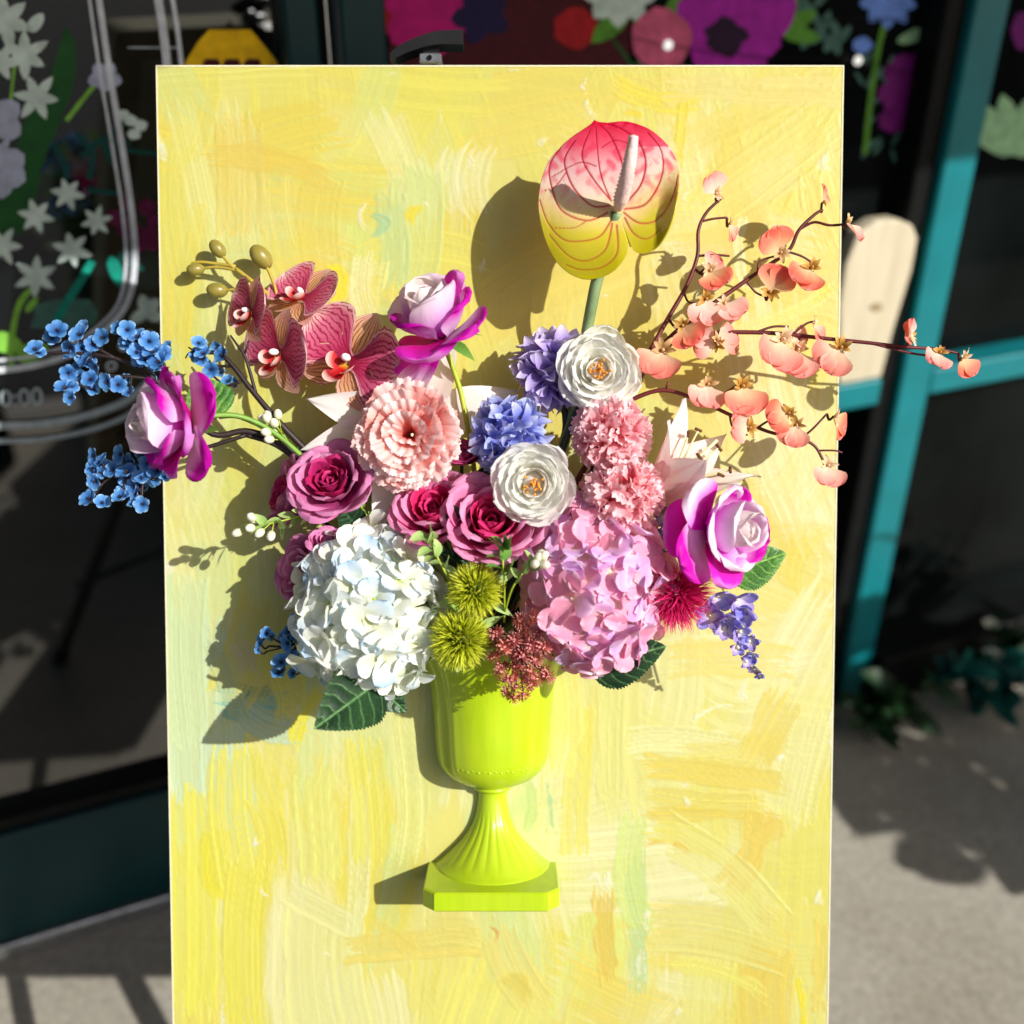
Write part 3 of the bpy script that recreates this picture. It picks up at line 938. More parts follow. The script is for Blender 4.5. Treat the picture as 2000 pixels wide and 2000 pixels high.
M_PINE = mat_plain('stretcher_wood', (0.5, 0.36, 0.2, 1), rough=0.7, noise=0.15, scale=25)
for (a, b_, c, d) in ((CU0, CU0 + .045, 0, CH), (CU1 - .045, CU1, 0, CH), (CU0 + .045, CU1 - .045, CH - .045, CH), (CU0 + .045, CU1 - .045, 0, .045)):
    MB().add(*box_data(a + .0002, b_ - .0002, c + .0002, d - .0002, -0.034, -0.003)).obj('stretcher_bar', M_PINE, canvas, smooth=False)
MB().add(*box_data(CU0, CU1, 0.0005, CH - .0005, -0.0028, -0.0012)).obj('canvas_back', M_RAW, canvas, smooth=False)

# ================================================================== easel behind the canvas
easel = thing('easel', 'black metal easel holding the yellow canvas, its clamp gripping the top edge', 'easel', CANVAS_M @ Matrix.Translation((0, CV0, -.06)))
E_INV = easel.matrix_world.inverted()
def eobj(name, mb, mat, smooth=False, parent=None):
    o = mb.obj(name, mat, parent or easel, smooth=smooth)
    if parent is None:
        o.matrix_parent_inverse = E_INV
    return o
def cw(u, v, w):
    return P0 + U * u + V * v + N * w
def cbox(u0, u1, v0, v1, w0, w1, bev=0.002):
    v, f, _ = box_data(u0, u1, v0, v1, w0, w1, bev)
    return MB().add([tuple(cw(*q)) for q in v], f)
uc = (P(841, 118) - P0).dot(U)
M_EASEL = mat_plain('black_easel_metal', (0.012, 0.012, 0.013, 1), rough=0.35, noise=0.2, scale=50)
eobj('mast', cbox(uc - .014, uc + .014, CV0 - .12, CV1 + .006, -.062, -.036), M_EASEL)
eobj('ledge', cbox(-.25, .23, CV0 - .022, CV0 - .003, -.06, .02), M_EASEL)
pl = eobj('clamp_plate', cbox(uc - .0098, uc + .0098, CV1 + .0025, CV1 + .011, -.03, .004, .001), M_METAL)
sc_ = MB().add(*tube_data([cw(uc - .0005, CV1 + .0065, .004), cw(uc - .0005, CV1 + .0065, .0055)], .0022, 10))
eobj('screw', sc_, M_BLACK, parent=pl)
# clamp lever: a curved bar
lev = [(764, 117), (800, 98), (850, 82), (905, 80)]
lp = [P(x, y, -0.012) for x, y in lev]
lp2 = smooth_path(lp, 5)
vs, fs = [], []
for i, p in enumerate(lp2):
    q = i / (len(lp2) - 1)
    h_ = S(9 + 5 * q) if q > .1 else S(6 + 20 * q)
    for du, dn in ((1, 1), (1, -1), (-1, -1), (-1, 1)):
        vs.append(tuple(p + V * (h_ * du) + N * (dn * .009)))
for i in range(len(lp2) - 1):
    for k in range(4):
        k2 = (k + 1) % 4
        fs.append((i * 4 + k, i * 4 + k2, (i + 1) * 4 + k2, (i + 1) * 4 + k))
fs += [(3, 2, 1, 0), tuple(len(vs) - 4 + k for k in range(4))]
eobj('clamp_lever', MB().add(vs, fs), M_EASEL)
eobj('clamp_joint', MB().add(*tube_data([P(842, 108, -.028), P(842, 98, -.012)], .008, 8)), M_EASEL)
# legs
def leg(top, foot, w=.014):
    t_ = (foot - top).normalized()
    return MB().add(*tube_data([top, foot], w, 8)).add(*tube_data([foot - t_ * .03, foot], w * 1.3, 8))
zb = cw(uc, CV0 - .12, -.05)
for sx in (-1, 1):
    eobj('leg', leg(cw(uc + .0 * sx, CV1 - .25, -.05), Vector((uc + sx * .36, zb.y - .12, 0.002))), M_EASEL, True)
eobj('leg', leg(cw(uc, CV1 - .22, -.062), Vector((uc + .02, 1.36, 0.002)), .012), M_EASEL, True)
eobj('brace', MB().add(*tube_data([Vector((uc - .30, zb.y - .07, .2)), Vector((uc + .30, zb.y - .07, .2))], .007, 6)), M_EASEL, True)

# ================================================================== lime urn (half urn fixed to the canvas)
t = NT('lime_gloss_paint')
b = t.n('BsdfPrincipled', Roughness=0.3)
b.inputs['Coat Weight'].default_value = 0.25
b.inputs['Coat Roughness'].default_value = 0.15
tc = t.n('TexCoord')
mp = t.n('Mapping'); mp.inputs['Scale'].default_value = (60, 8, 20)
t.l(tc.outputs['Object'], mp.inputs['Vector'])
nz = t.n('TexNoise', Scale=1.6, Detail=4.0)
t.l(mp.outputs[0], nz.inputs['Vector'])
n2 = t.n('TexNoise', Scale=16.0, Detail=2.0)
t.l(tc.outputs['Object'], n2.inputs['Vector'])
c1 = t.ramp(nz.outputs['Fac'], [(0.3, (0.355, 0.52, 0.006, 1)), (0.72, (0.46, 0.62, 0.010, 1))]).outputs[0]
c2 = t.mix(t.ramp(n2.outputs['Fac'], [(0.4, (0, 0, 0, 1)), (0.65, (1, 1, 1, 1))]).outputs[0], c1, (0.43, 0.57, 0.02, 1))
t.l(c2, b.inputs['Base Color'])
bp = t.n('Bump', Strength=0.25, Distance=0.0008)
t.l(nz.outputs['Fac'], bp.inputs['Height'])
t.l(bp.outputs[0], b.inputs['Normal'])
t.surf(b.outputs[0])
M_LIME = t.m
UX = 962
def yv(py, w=0.03):
    return (P(UX, py, w) - P0).dot(V)
ucx = (P(UX, 1500, 0.0) - P0).dot(U)
urn = thing('urn', 'glossy lime green half urn on a square plinth, fixed to the canvas', 'urn', CANVAS_M @ Matrix.Translation((ucx, yv(1770), 0.0005)))
vb = yv(1770)
def half_lathe(prof, depth, nseg=48, flute=None, groove=None):
    """prof: (v, r); half circle section towards +w, depth = flattening"""
    vs, fs, uv = [], [], []
    for j, (v_, r_) in enumerate(prof):
        for i in range(nseg + 1):
            a = math.pi * i / nseg
            rr = r_
            if flute:
                rr *= 1 + flute(v_, a)
            vs.append((rr * math.cos(a), v_ - vb, max(0.0, rr * math.sin(a) * depth)))
            uv.append((i / nseg, j / len(prof)))
    m_ = nseg + 1
    for j in range(len(prof) - 1):
        for i in range(nseg):
            fs.append((j * m_ + i, j * m_ + i + 1, (j + 1) * m_ + i + 1, (j + 1) * m_ + i))
    return vs, fs, uv
def spl(pts, k=8):
    return [(p.x, p.y) for p in smooth_path([Vector((a, b, 0)) for a, b in pts], k)]
bowl = spl([(yv(1250), S(150, .03)), (yv(1275), S(152, .03)), (yv(1292), S(145, .03)), (yv(1330), S(132, .04)), (yv(1400), S(122, .04)), (yv(1470), S(117, .04)), (yv(1505), S(110, .04)), (yv(1530), S(88, .04)), (yv(1545), S(56, .03)), (yv(1551), S(38, .03))])
def bowl_fl(v_, a):
    # a pressed groove down the left flank and faint panels
    d = -0.05 * math.exp(-((a - 2.42) / 0.09) ** 2) + 0.012 * math.exp(-((a - 2.24) / 0.05) ** 2)
    d += -0.03 * math.exp(-((a - 0.72) / 0.08) ** 2)
    return d
bo_ = MB().add(*half_lathe(bowl, 1.0, 64, bowl_fl)).obj('bowl', M_LIME, urn)
# embossed beaded band low on the bowl
for i in range(15):
    a = 2.2 - i * 0.1
    if a < 0.85: break
    r_ = S(111, .04)
    c_ = (r_ * math.cos(a), yv(1497) - vb + .0012 * (i % 2), r_ * math.sin(a) + .0004)
    MB().add(*ball_data(c_, .0022, .0011 + .0006 * (i % 2), .0011, 6, 4)).obj('embossed_bead', M_LIME, bo_)
collar = spl([(yv(1549), S(34, .03)), (yv(1552), S(40, .03)), (yv(1557), S(40, .03)), (yv(1562), S(33, .03))], 5)
MB().add(*half_lathe(collar, 1.0, 40)).obj('collar', M_LIME, urn)
stem = spl([(yv(1560), S(31, .03)), (yv(1580), S(30, .03)), (yv(1620), S(38, .035)), (yv(1650), S(55, .04)), (yv(1680), S(84, .045)), (yv(1700), S(108, .05)), (yv(1708), S(119, .05)), (yv(1718), S(122, .05)), (yv(1735), S(122, .05)), (yv(1744), S(119, .05))], 6)
v_a, v_b = yv(1600), yv(1697)
def stem_fl(v_, a):
    q = (v_a - v_) / (v_a - v_b)
    if q < 0 or q > 1.05:
        return 0.0
    amp = 0.035 * math.sin(math.pi * min(1, q)) ** .6 * (1 if q < 1 else max(0, 1 - (q - 1) * 20))
    return amp * (abs(math.sin(a * 11)) - .5)
MB().add(*half_lathe(stem, 1.0, 132, stem_fl)).obj('fluted_foot', M_LIME, urn)
# plinth: octagon cut square
pw, pd, ch_ = S(137, .066), 0.0685, S(24, .066)
z0, z1 = yv(1744, .0685) - vb, yv(1781, .0685) - vb
ring_ = [(-pw, 0), (-pw, pd - ch_), (-pw + ch_, pd), (pw - ch_, pd), (pw, pd - ch_), (pw, 0)]
be = .0012
vs = []
for (zz, ins) in ((z1, be), (z1 + be, 0), (z0 - be, 0), (z0, be)):
    for x_, w_ in ring_:
        vs.append((x_ * (1 - ins / pw), zz, w_ * (1 - ins / pd) if w_ > 0 else 0))
fs = []
for j in range(3):
    for i in range(5):
        fs.append((j * 6 + i, j * 6 + i + 1, (j + 1) * 6 + i + 1, (j + 1) * 6 + i))
fs += [(5, 4, 3, 2, 1, 0), tuple(18 + i for i in range(6))]
MB().add(vs, fs).obj('plinth', M_LIME, urn, smooth=False)
# ================================================================== petals
def _sm(x):
    x = min(1.0, max(0.0, x))
    return x * x * (3 - 2 * x)
def prof_round(s):  return (0.16 + 0.84 * _sm(s / 0.62)) * math.sqrt(max(0.0, 1 - s ** 4.0))
def prof_rose(s):   return (0.22 + 0.78 * _sm(s / 0.66)) * math.sqrt(max(0.0, 1 - s ** 6.0))
def prof_leaf(s):   return max(0.0, math.sin(math.pi * s ** 0.8)) ** 0.8
def prof_lance(s):  return max(0.0, math.sin(math.pi * s ** 0.7)) ** 1.1
def prof_fan(s):    return 0.12 + 0.88 * s ** 0.9
def prof_spoon(s):  return (0.35 + 0.65 * _sm(s / .75)) * math.sqrt(max(0.0, 1 - s ** 6))

def petal_data(L, W, prof=prof_rose, a0=0.3, a1=0.3, r0=0.0, z0=0.0, cup=0.5, ns=8, nt=8, ruffle=0.0, rk=3.0, pw=1.0,
               notch=0.0, tooth=0.0, tk=7, th=0.0, rnd=None, tipcurl=0.0, edgecurl=0.0, twist=0.0, rp=1.7, rt=0.0):
    """petal growing from the flower axis (+Z) outwards along +X rotated by th.
    a0/a1: angle from the axis at base and tip; cup: half angle of the cross curvature"""
    rnd = rnd or random
    ph, ph2 = rnd.uniform(0, 6.28), rnd.uniform(0, 6.28)
    # centre line
    cl = []
    r, z = r0, z0
    steps = ns
    for i in range(steps + 1):
        s = i / steps
        al = a0 + (a1 - a0) * s ** pw + tipcurl * max(0, s - 0.7) ** 2 * 11
        cl.append((r, z, al))
        r += math.sin(al) * L / steps
        z += math.cos(al) * L / steps
    vs, fs, uv = [], [], []
    ct, st = math.cos(th), math.sin(th)
    fan = prof is prof_fan
    for i in range(steps + 1):
        s = i / steps
        if not fan:
            s = 1 - (1 - s) ** 1.55
        w = W * prof(s)
        for j in range(nt + 1):
            q = -1 + 2 * j / nt
            # shorten along the length at the sides of the tip
            k = 1.0
            if notch:
                k -= notch * math.exp(-(q / 0.28) ** 2) * s ** 3
            if rt:
                k -= rt * abs(q) ** 2.2 * s ** 2
            if tooth:
                k -= tooth * (1 if (j % 2 == 0) else 0) * s ** 4
            si = s * k * steps
            i0 = min(int(si), steps - 1)
            f_ = si - i0
            cr = cl[i0][0] * (1 - f_) + cl[i0 + 1][0] * f_
            cz = cl[i0][1] * (1 - f_) + cl[i0 + 1][1] * f_
            al = cl[i0][2] * (1 - f_) + cl[i0 + 1][2] * f_
            y = w * q
            if cup > 1e-3:
                Rr = W / cup
                yy = Rr * math.sin(y / Rr)
                dn = Rr * (1 - math.cos(y / Rr))
            else:
                yy, dn = y, 0.0
            if ruffle:
                dn += ruffle * s ** rp * (math.sin(rk * q * math.pi + ph) * (0.35 + 0.65 * abs(q)) + 0.5 * math.sin(rk * 2.1 * q * math.pi + ph2))
            if edgecurl:
                dn -= edgecurl * (abs(q) ** 4) * s
            if twist:
                dn += twist * q * s * W
            nx, nz = -math.cos(al), math.sin(al)
            x = cr + nx * dn
            zz = cz + nz * dn
            vs.append((x * ct - yy * st, x * st + yy * ct, zz))
            uv.append((0.5 + 0.5 * q, s * k))
    m = nt + 1
    for i in range(steps):
        for j in range(nt):
            fs.append((i * m + j, i * m + j + 1, (i + 1) * m + j + 1, (i + 1) * m + j))
    return vs, fs, uv

def petal_obj(parent, mat, name='petal', matrix=None, **kw):
    return MB().add(*petal_data(**kw)).obj(name, mat, parent, matrix=matrix)

# ------------------------------------------------------------------ colours
c = srgb
M_ROSE_IN = mat_petal('rose_white_heart', [(0.0, c(230, 90, 214)), (0.2, c(244, 206, 236)), (0.42, c(251, 236, 240)), (1.0, c(252, 238, 238))], trans=0.3, crease=0.12)
M_ROSE_OUT = mat_petal('rose_magenta', [(0.0, c(236, 130, 230)), (0.2, c(222, 10, 196)), (0.55, c(228, 14, 206)), (0.82, c(246, 205, 246)), (1.0, c(250, 238, 250))],
                       alt=[(0.0, c(200, 5, 150)), (0.35, c(236, 205, 240)), (0.55, c(238, 200, 240)), (0.8, c(212, 12, 185)), (1.0, c(196, 8, 170))], altrange=(0.49, 0.51), trans=0.32, crease=0.4)
M_ROSE_MID = mat_petal('rose_blush', [(0.0, c(214, 10, 180)), (0.35, c(226, 60, 214)), (0.62, c(240, 190, 240)), (1.0, c(248, 234, 244))], trans=0.3, crease=0.4)
M_ROSE_BACK = mat_petal('rose_deep_magenta', [(0.0, c(214, 6, 110)), (0.5, c(220, 8, 160)), (0.88, c(228, 40, 205)), (1.0, c(240, 150, 235))], trans=0.38, crease=0.4)
M_MAUVE_OUT = mat_petal('mauve_outer', [(0.0, c(160, 36, 100)), (0.4, c(206, 92, 158)), (1.0, c(232, 160, 204))], alt=[(0.0, c(150, 26, 90)), (0.5, c(196, 76, 146)), (1.0, c(224, 138, 190))], trans=0.3, crease=0.2)
M_MAUVE_IN = mat_petal('mauve_heart', [(0.0, c(110, 4, 50)), (0.5, c(160, 18, 84)), (1.0, c(196, 50, 124))], alt=[(0.0, c(120, 4, 50)), (0.5, c(176, 10, 80)), (1.0, c(214, 40, 116))], trans=0.3, crease=0.2)
M_CERISE_IN = mat_petal('cerise_heart', [(0.0, c(130, 0, 40)), (0.5, c(204, 8, 80)), (1.0, c(232, 60, 128))], alt=[(0.0, c(120, 0, 40)), (0.5, c(184, 8, 76)), (1.0, c(220, 50, 126))], trans=0.3, crease=0.2)
M_CERISE_OUT = mat_petal('cerise_outer', [(0.0, c(176, 20, 84)), (0.45, c(216, 80, 146)), (1.0, c(238, 158, 200))], trans=0.3, crease=0.2)
M_BUD = mat_petal('dark_rose_bud', [(0.0, c(110, 20, 60)), (0.6, c(158, 40, 96)), (1.0, c(180, 70, 124))], trans=0.2)
M_WHITE = mat_petal('ranunculus_white', [(0.0, c(236, 232, 200)), (0.35, c(246, 246, 236)), (1.0, c(253, 253, 250))], trans=0.48, crease=0.2, creasefreq=24)
M_LILY = mat_petal('lily_white', [(0.0, c(232, 226, 190)), (0.3, c(242, 230, 226)), (1.0, c(248, 244, 244))], trans=0.32, crease=0.2, creasefreq=8)
M_LILYP = mat_petal('lily_pink', [(0.0, c(226, 228, 150)), (0.25, c(244, 214, 206)), (0.7, c(248, 236, 234)), (1.0, c(250, 246, 244))], trans=0.32, crease=0.2, creasefreq=6,
                    vein=c(238, 130, 150), veinfreq=3.0, veinamt=0.25)
M_CARN = mat_petal('carnation_pale_pink', [(0.0, c(246, 80, 64)), (0.4, c(248, 130, 116)), (0.78, c(250, 200, 194)), (1.0, c(253, 238, 238))], trans=0.38, crease=0.4)
M_POM = mat_petal('pompon_pink', [(0.0, c(240, 70, 88)), (0.22, c(249, 152, 166)), (0.6, c(252, 196, 206)), (1.0, c(255, 236, 240))], trans=0.42, crease=0.0,
                  alt=[(0.0, c(240, 70, 84)), (0.22, c(250, 158, 166)), (1.0, c(254, 214, 220))])
M_LAV = mat_petal('hyacinth_blue', [(0.0, c(104, 104, 186)), (0.45, c(156, 170, 236)), (1.0, c(196, 208, 250))], alt=[(0.0, c(100, 94, 180)), (0.5, c(144, 152, 228)), (1.0, c(224, 228, 252))], trans=0.34, crease=0.15, creasefreq=6)
M_LAV2 = mat_petal('hyacinth_lilac', [(0.0, c(130, 98, 172)), (0.45, c(182, 162, 228)), (1.0, c(216, 204, 246))], alt=[(0.0, c(120, 92, 170)), (0.5, c(166, 142, 216)), (1.0, c(238, 230, 250))], trans=0.34, crease=0.15, creasefreq=6)
M_HYDW = mat_petal('hydrangea_white', [(0.0, c(226, 230, 180)), (0.45, c(240, 242, 226)), (1.0, c(244, 247, 246))],
                   alt=[(0.0, c(224, 230, 190)), (0.5, c(228, 238, 240)), (1.0, c(176, 208, 240))], altrange=(0.45, 1.0), trans=0.34, crease=0.3, creasefreq=14)
M_HYDP = mat_petal('hydrangea_pink', [(0.0, c(248, 236, 200)), (0.22, c(250, 190, 212)), (0.75, c(248, 172, 204)), (1.0, c(252, 214, 230))],
                   alt=[(0.0, c(250, 240, 210)), (0.3, c(248, 220, 236)), (0.7, c(226, 184, 246)), (1.0, c(240, 216, 250))], altrange=(0.45, 0.9), trans=0.38, crease=0.3, creasefreq=14)
M_ORCH = mat_petal('orchid_veined', [(0.0, c(140, 12, 50)), (0.3, c(204, 64, 112)), (0.8, c(230, 126, 164)), (1.0, c(244, 190, 204))], trans=0.32, crease=0.15,
                   vein=c(158, 10, 64), veinfreq=13.0, veinamt=0.9, veindist=5.5, edge=c(246, 206, 210))
M_ORCHB = mat_petal('orchid_sepal', [(0.0, c(216, 140, 110)), (0.5, c(228, 176, 130)), (1.0, c(232, 176, 170))], trans=0.3, crease=0.15,
                    veindist=3.0, vein=c(120, 40, 44), veinfreq=10.0, veinamt=0.8, edge=c(240, 200, 180))
M_ORCHL = mat_petal('orchid_lip', [(0.0, c(240, 200, 60)), (0.2, c(206, 24, 24)), (0.6, c(150, 10, 26)), (0.85, c(236, 200, 190)), (1.0, c(250, 240, 236))], trans=0.2, crease=0.0, vein=c(120, 8, 20), veinfreq=16, veinamt=.5)
M_ORCHS = mat_petal('orchid_side_lobe', [(0.0, c(170, 10, 24)), (0.45, c(214, 60, 60)), (0.75, c(244, 210, 200)), (1.0, c(246, 226, 226))], trans=0.25, crease=0.0, vein=c(190, 24, 60), veinfreq=20, veinamt=.6)
M_OCOL = mat_plain('orchid_column', (0.86, 0.80, 0.78, 1), rough=.4, noise=.04)
M_CORAL = mat_petal('coral_petal', [(0.0, c(240, 214, 170)), (0.35, c(240, 180, 140)), (0.62, c(242, 128, 104)), (0.9, c(240, 112, 98)), (1.0, c(248, 170, 160))],
                    alt=[(0.0, c(248, 226, 210)), (0.4, c(250, 210, 200)), (0.8, c(250, 172, 166)), (1.0, c(246, 140, 140))], altrange=(0.3, 0.9), trans=0.36, crease=0.25, creasefreq=20)
M_GOLD = mat_petal('coral_sepal_gold', [(0.0, c(150, 100, 40)), (0.5, c(200, 150, 70)), (1.0, c(226, 190, 120))], alt=[(0.0, c(190, 140, 90)), (0.5, c(236, 206, 170)), (1.0, c(246, 226, 206))], altrange=(.4, .9), trans=0.3, crease=0.1)
M_BLUE = mat_petal('blue_blossom', [(0.0, c(40, 76, 150)), (0.35, c(72, 134, 206)), (0.75, c(104, 164, 226)), (1.0, c(168, 206, 242))],
                   alt=[(0.0, c(30, 60, 120)), (0.5, c(56, 116, 186)), (1.0, c(110, 164, 222))], altrange=(.4, .9), trans=0.28, crease=0.2, creasefreq=8)
M_DELPH = mat_petal('delphinium_violet', [(0.0, c(240, 236, 200)), (0.3, c(180, 172, 240)), (0.7, c(128, 126, 226)), (1.0, c(176, 168, 242))],
                    alt=[(0.0, c(240, 236, 200)), (0.5, c(196, 176, 224)), (1.0, c(150, 120, 200))], altrange=(.4, .9), trans=0.3, crease=0.2)
M_SEDUM = mat_petal('sedum_pink', [(0.0, c(150, 40, 60)), (0.5, c(206, 110, 120)), (1.0, c(240, 190, 190))], alt=[(0.0, c(150, 60, 40)), (0.5, c(226, 116, 96)), (1.0, c(244, 196, 176))], trans=0.2, crease=0.0)
def leafcol(name, lo, hi, vein_c, amt=.5, freq=10):
    return mat_petal(name, [(0.0, lo), (1.0, hi)], trans=0.22, rough=0.45, crease=0.4, creasefreq=18, vein=vein_c, veinamt=amt, veinfreq=freq)
M_STEMG = mat_plain('green_stem', srgb(118, 160, 60), rough=.5, noise=.2, scale=80)
M_STEML = mat_plain('lime_stem', srgb(168, 190, 50), rough=.5, noise=.15, scale=80)
M_STEMGR = mat_plain('grey_green_stem', srgb(124, 148, 104), rough=.5, noise=.15, scale=80)
M_STEMD = mat_plain('dark_green_stem', srgb(30, 48, 28), rough=.5, noise=.25, scale=80)
M_TWIG = mat_plain('black_twig', srgb(40, 26, 28), rough=.55, noise=.3, scale=120)
M_MAROON = mat_plain('maroon_twig', srgb(96, 22, 28), rough=.5, noise=.25, scale=80)
M_OLIVE = mat_plain('olive_bud', srgb(140, 128, 58), rough=.35, noise=.2, scale=120)
M_OLSTEM = mat_plain('olive_stem', srgb(178, 156, 60), rough=.45, noise=.15, scale=80)
M_LEAFS = leafcol('small_leaf', c(70, 120, 40), c(120, 168, 70), c(150, 190, 100), .35, 6)
M_LEAFL = leafcol('pale_leaf', c(130, 170, 80), c(190, 214, 140), c(206, 226, 160), .3, 6)
M_LEAFD = leafcol('dark_leaf', c(22, 48, 26), c(34, 66, 34), c(60, 96, 54), .3, 6)
M_LEAFR = leafcol('rose_leaf', c(70, 130, 44), c(112, 160, 66), c(150, 190, 100), .4, 8)
M_CREAM = mat_petal('cream_bud', [(0.0, c(200, 216, 150)), (0.5, c(240, 240, 214)), (1.0, c(248, 240, 232))], trans=.25, crease=0)
M_YSTAM = mat_plain('orange_stamen', srgb(240, 160, 50), rough=.6, noise=.2, scale=200)
M_ANTHER = mat_plain('brown_anther', srgb(96, 52, 22), rough=.7, noise=.3, scale=200)
M_FILA = mat_plain('pale_filament', srgb(226, 226, 170), rough=.5, noise=.1)

# ------------------------------------------------------------------ generic layered flower
def layered(root, layers, Rad, seed):
    """layers: dicts in units of Rad"""
    rn = random.Random(seed)
    for li, ly in enumerate(layers):
        n_ = ly['n']
        for i in range(n_):
            th = ly.get('th', li * 0.7) + 2 * math.pi * (i + rn.uniform(-.22, .22)) / n_
            k = rn.uniform(.92, 1.08)
            petal_obj(root, ly['mat'], L=ly['L'] * Rad * k, W=ly['W'] * Rad * rn.uniform(.92, 1.08), prof=ly.get('prof', prof_rose),
                      a0=ly['a0'] + rn.uniform(-.06, .06), a1=ly['a1'] + rn.uniform(-.12, .12), r0=ly.get('r0', .04) * Rad, z0=ly.get('z0', 0) * Rad,
                      cup=ly['cup'], ruffle=ly.get('ruffle', .03) * Rad, rk=ly.get('rk', 2.0), ns=ly.get('ns', 9), nt=ly.get('nt', 8), th=th,
                      pw=ly.get('pw', 1.0), rnd=rn, tipcurl=ly.get('tipcurl', 0.0), notch=ly.get('notch', 0.0), edgecurl=ly.get('edgecurl', 0) * Rad, tooth=ly.get('tooth', 0))

BQ = lambda: P(955, 1240, 0.05)      # mouth of the urn
def stem_to(root, pts_px, r0, r1, mat, name='stem'):
    return tube_obj(name, [P(*p) for p in pts_px], r0, r1, mat, root)

# ================================================================== anthurium
def build_anthurium():
    W0 = 0.070
    k = 700 / 1932.0
    def q(x, y): return (650 + x * k, y * k)
    outl = [q(*p) for p in [(1412, 650), (1445, 662), (1500, 663), (1560, 657), (1620, 665), (1700, 695), (1760, 738), (1810, 790), (1850, 855), (1873, 930), (1870, 1000), (1862, 1070),
            (1840, 1170), (1810, 1250), (1770, 1315), (1725, 1352), (1680, 1368), (1640, 1362), (1612, 1335), (1598, 1280), (1580, 1215), (1562, 1185), (1566, 1240), (1590, 1320), (1585, 1370), (1555, 1420), (1510, 1465),
            (1450, 1495), (1370, 1508), (1300, 1488), (1240, 1446), (1190, 1385), (1150, 1300), (1125, 1215), (1110, 1120), (1115, 1030), (1135, 945), (1175, 860), (1235, 790), (1300, 735), (1360, 695), (1392, 672)]]
    cx, cy = q(1535, 1125)
    veins = [[q(*p) for p in v_] for v_ in [
        [(1490, 1110), (1400, 1112), (1310, 1030), (1262, 930), (1255, 850), (1310, 760)],
        [(1480, 1150), (1370, 1192), (1240, 1140), (1187, 1030), (1170, 900), (1230, 800)],
        [(1500, 1190), (1440, 1275), (1340, 1302), (1240, 1290), (1160, 1200), (1118, 1080)],
        [(1505, 1210), (1470, 1345), (1370, 1407), (1270, 1380), (1170, 1270)],
        [(1530, 1220), (1532, 1365), (1450, 1442), (1340, 1455), (1260, 1430)],
        [(1590, 1085), (1660, 1000), (1687, 880), (1650, 770), (1560, 700), (1480, 670)],
        [(1575, 1130), (1690, 1100), (1772, 960), (1772, 820), (1700, 720)],
        [(1570, 1150), (1650, 1205), (1745, 1190), (1830, 1085), (1862, 950)],
        [(1575, 1180), (1620, 1260), (1690, 1290), (1770, 1240)],
        [(1500, 1085), (1442, 930), (1418, 690)], [(1545, 1040), (1562, 900), (1500, 740), (1440, 680)], [(1500, 1085), (1400, 960), (1345, 840), (1390, 700)],
        [(1420, 900), (1330, 880), (1180, 960)], [(1260, 930), (1200, 1010), (1140, 1030)], [(1450, 800), (1520, 760), (1600, 780)], [(1370, 1192), (1300, 1230), (1180, 1230)]]]
    wid = [2.6] * 9 + [2.2] * 3 + [1.4] * 4
    segs = []
    for v_, w_ in zip(veins, wid):
        sp = smooth_path([Vector((x, y, 0)) for x, y in v_], 6)
        for i in range(len(sp) - 1):
            segs.append((np.array(sp[i][:2]), np.array(sp[i + 1][:2]), w_ * (1 - .45 * i / len(sp))))
    o2 = smooth_path([Vector((x, y, 0)) for x, y in outl + outl[:1]], 9)[:-1]
    NA, NR = len(o2), 120
    pts = [(cx, cy)]
    for r_ in range(1, NR + 1):
        f_ = r_ / NR
        for p in o2:
            pts.append((cx + (p.x - cx) * f_, cy + (p.y - cy) * f_))
    pts = np.array(pts)
    dmin = np.full(len(pts), 99.0); 
    for a, b_, w_ in segs:
        d = b_ - a
        tt = np.clip(((pts - a) @ d) / (d @ d + 1e-9), 0, 1)
        dist = np.hypot(*(pts - (a + tt[:, None] * d)).T)
        dmin = np.minimum(dmin, dist / w_)
    X = (pts[:, 0] - cx); Y = (cy - pts[:, 1])
    rr = np.concatenate([[0], np.repeat(np.arange(1, NR + 1) / NR, NA)])
    # surface: shallow saddle, the right lobe folds forward, the tip leans back
    w = (.060 + 1.0e-4 * (pts[:, 0] - 1052) + 7.5e-5 * (pts[:, 1] - 238)) + -0.004 * np.exp(-((X / 50) ** 2 + (Y / 50) ** 2)) - 0.006 * (rr ** 2) * np.clip(-X / 130, 0, 1) + 0.004 * np.clip(Y / 220, 0, 1)
    rl = np.clip((X - 76 - 0.12 * (Y + 20)) / 46, 0, 1.6) * (1 / (1 + np.exp((Y - 55) / 18)))
    w = w + 0.020 * rl ** 1.6
    w = w - 0.006 * np.clip(-Y / 130, 0, 1) ** 2
    w = w - 0.00035 * np.exp(-(dmin / 1.0) ** 2)
    w = w + 0.0006 * np.sin(np.arctan2(Y, X) * 7) * rr ** 2
    # pigment
    tY = np.clip((Y + 105) / 270, 0, 1)
    stops = [(0.0, lin(184, 172, 20)), (0.2, lin(204, 190, 60)), (0.36, lin(232, 205, 150)), (0.52, lin(240, 205, 196)), (0.68, lin(240, 180, 186)), (0.84, lin(230, 90, 118)), (1.0, lin(206, 20, 60))]
    sx = tY - 0.0028 * np.clip(X - 20, 0, 200) * (Y < 120) - 0.0016 * np.clip(-X - 90, 0, 60)
    sx = np.clip(sx, 0, 1)
    col = np.stack([np.interp(sx, [s_[0] for s_ in stops], [s_[1][i] for s_ in stops]) for i in range(3)], -1)
    fv = np.array([abs(math.sin(x * .085 + 2.1 * math.sin(y * .061) + .8 * math.sin(x * .19 + y * .11))) for x, y in pts])
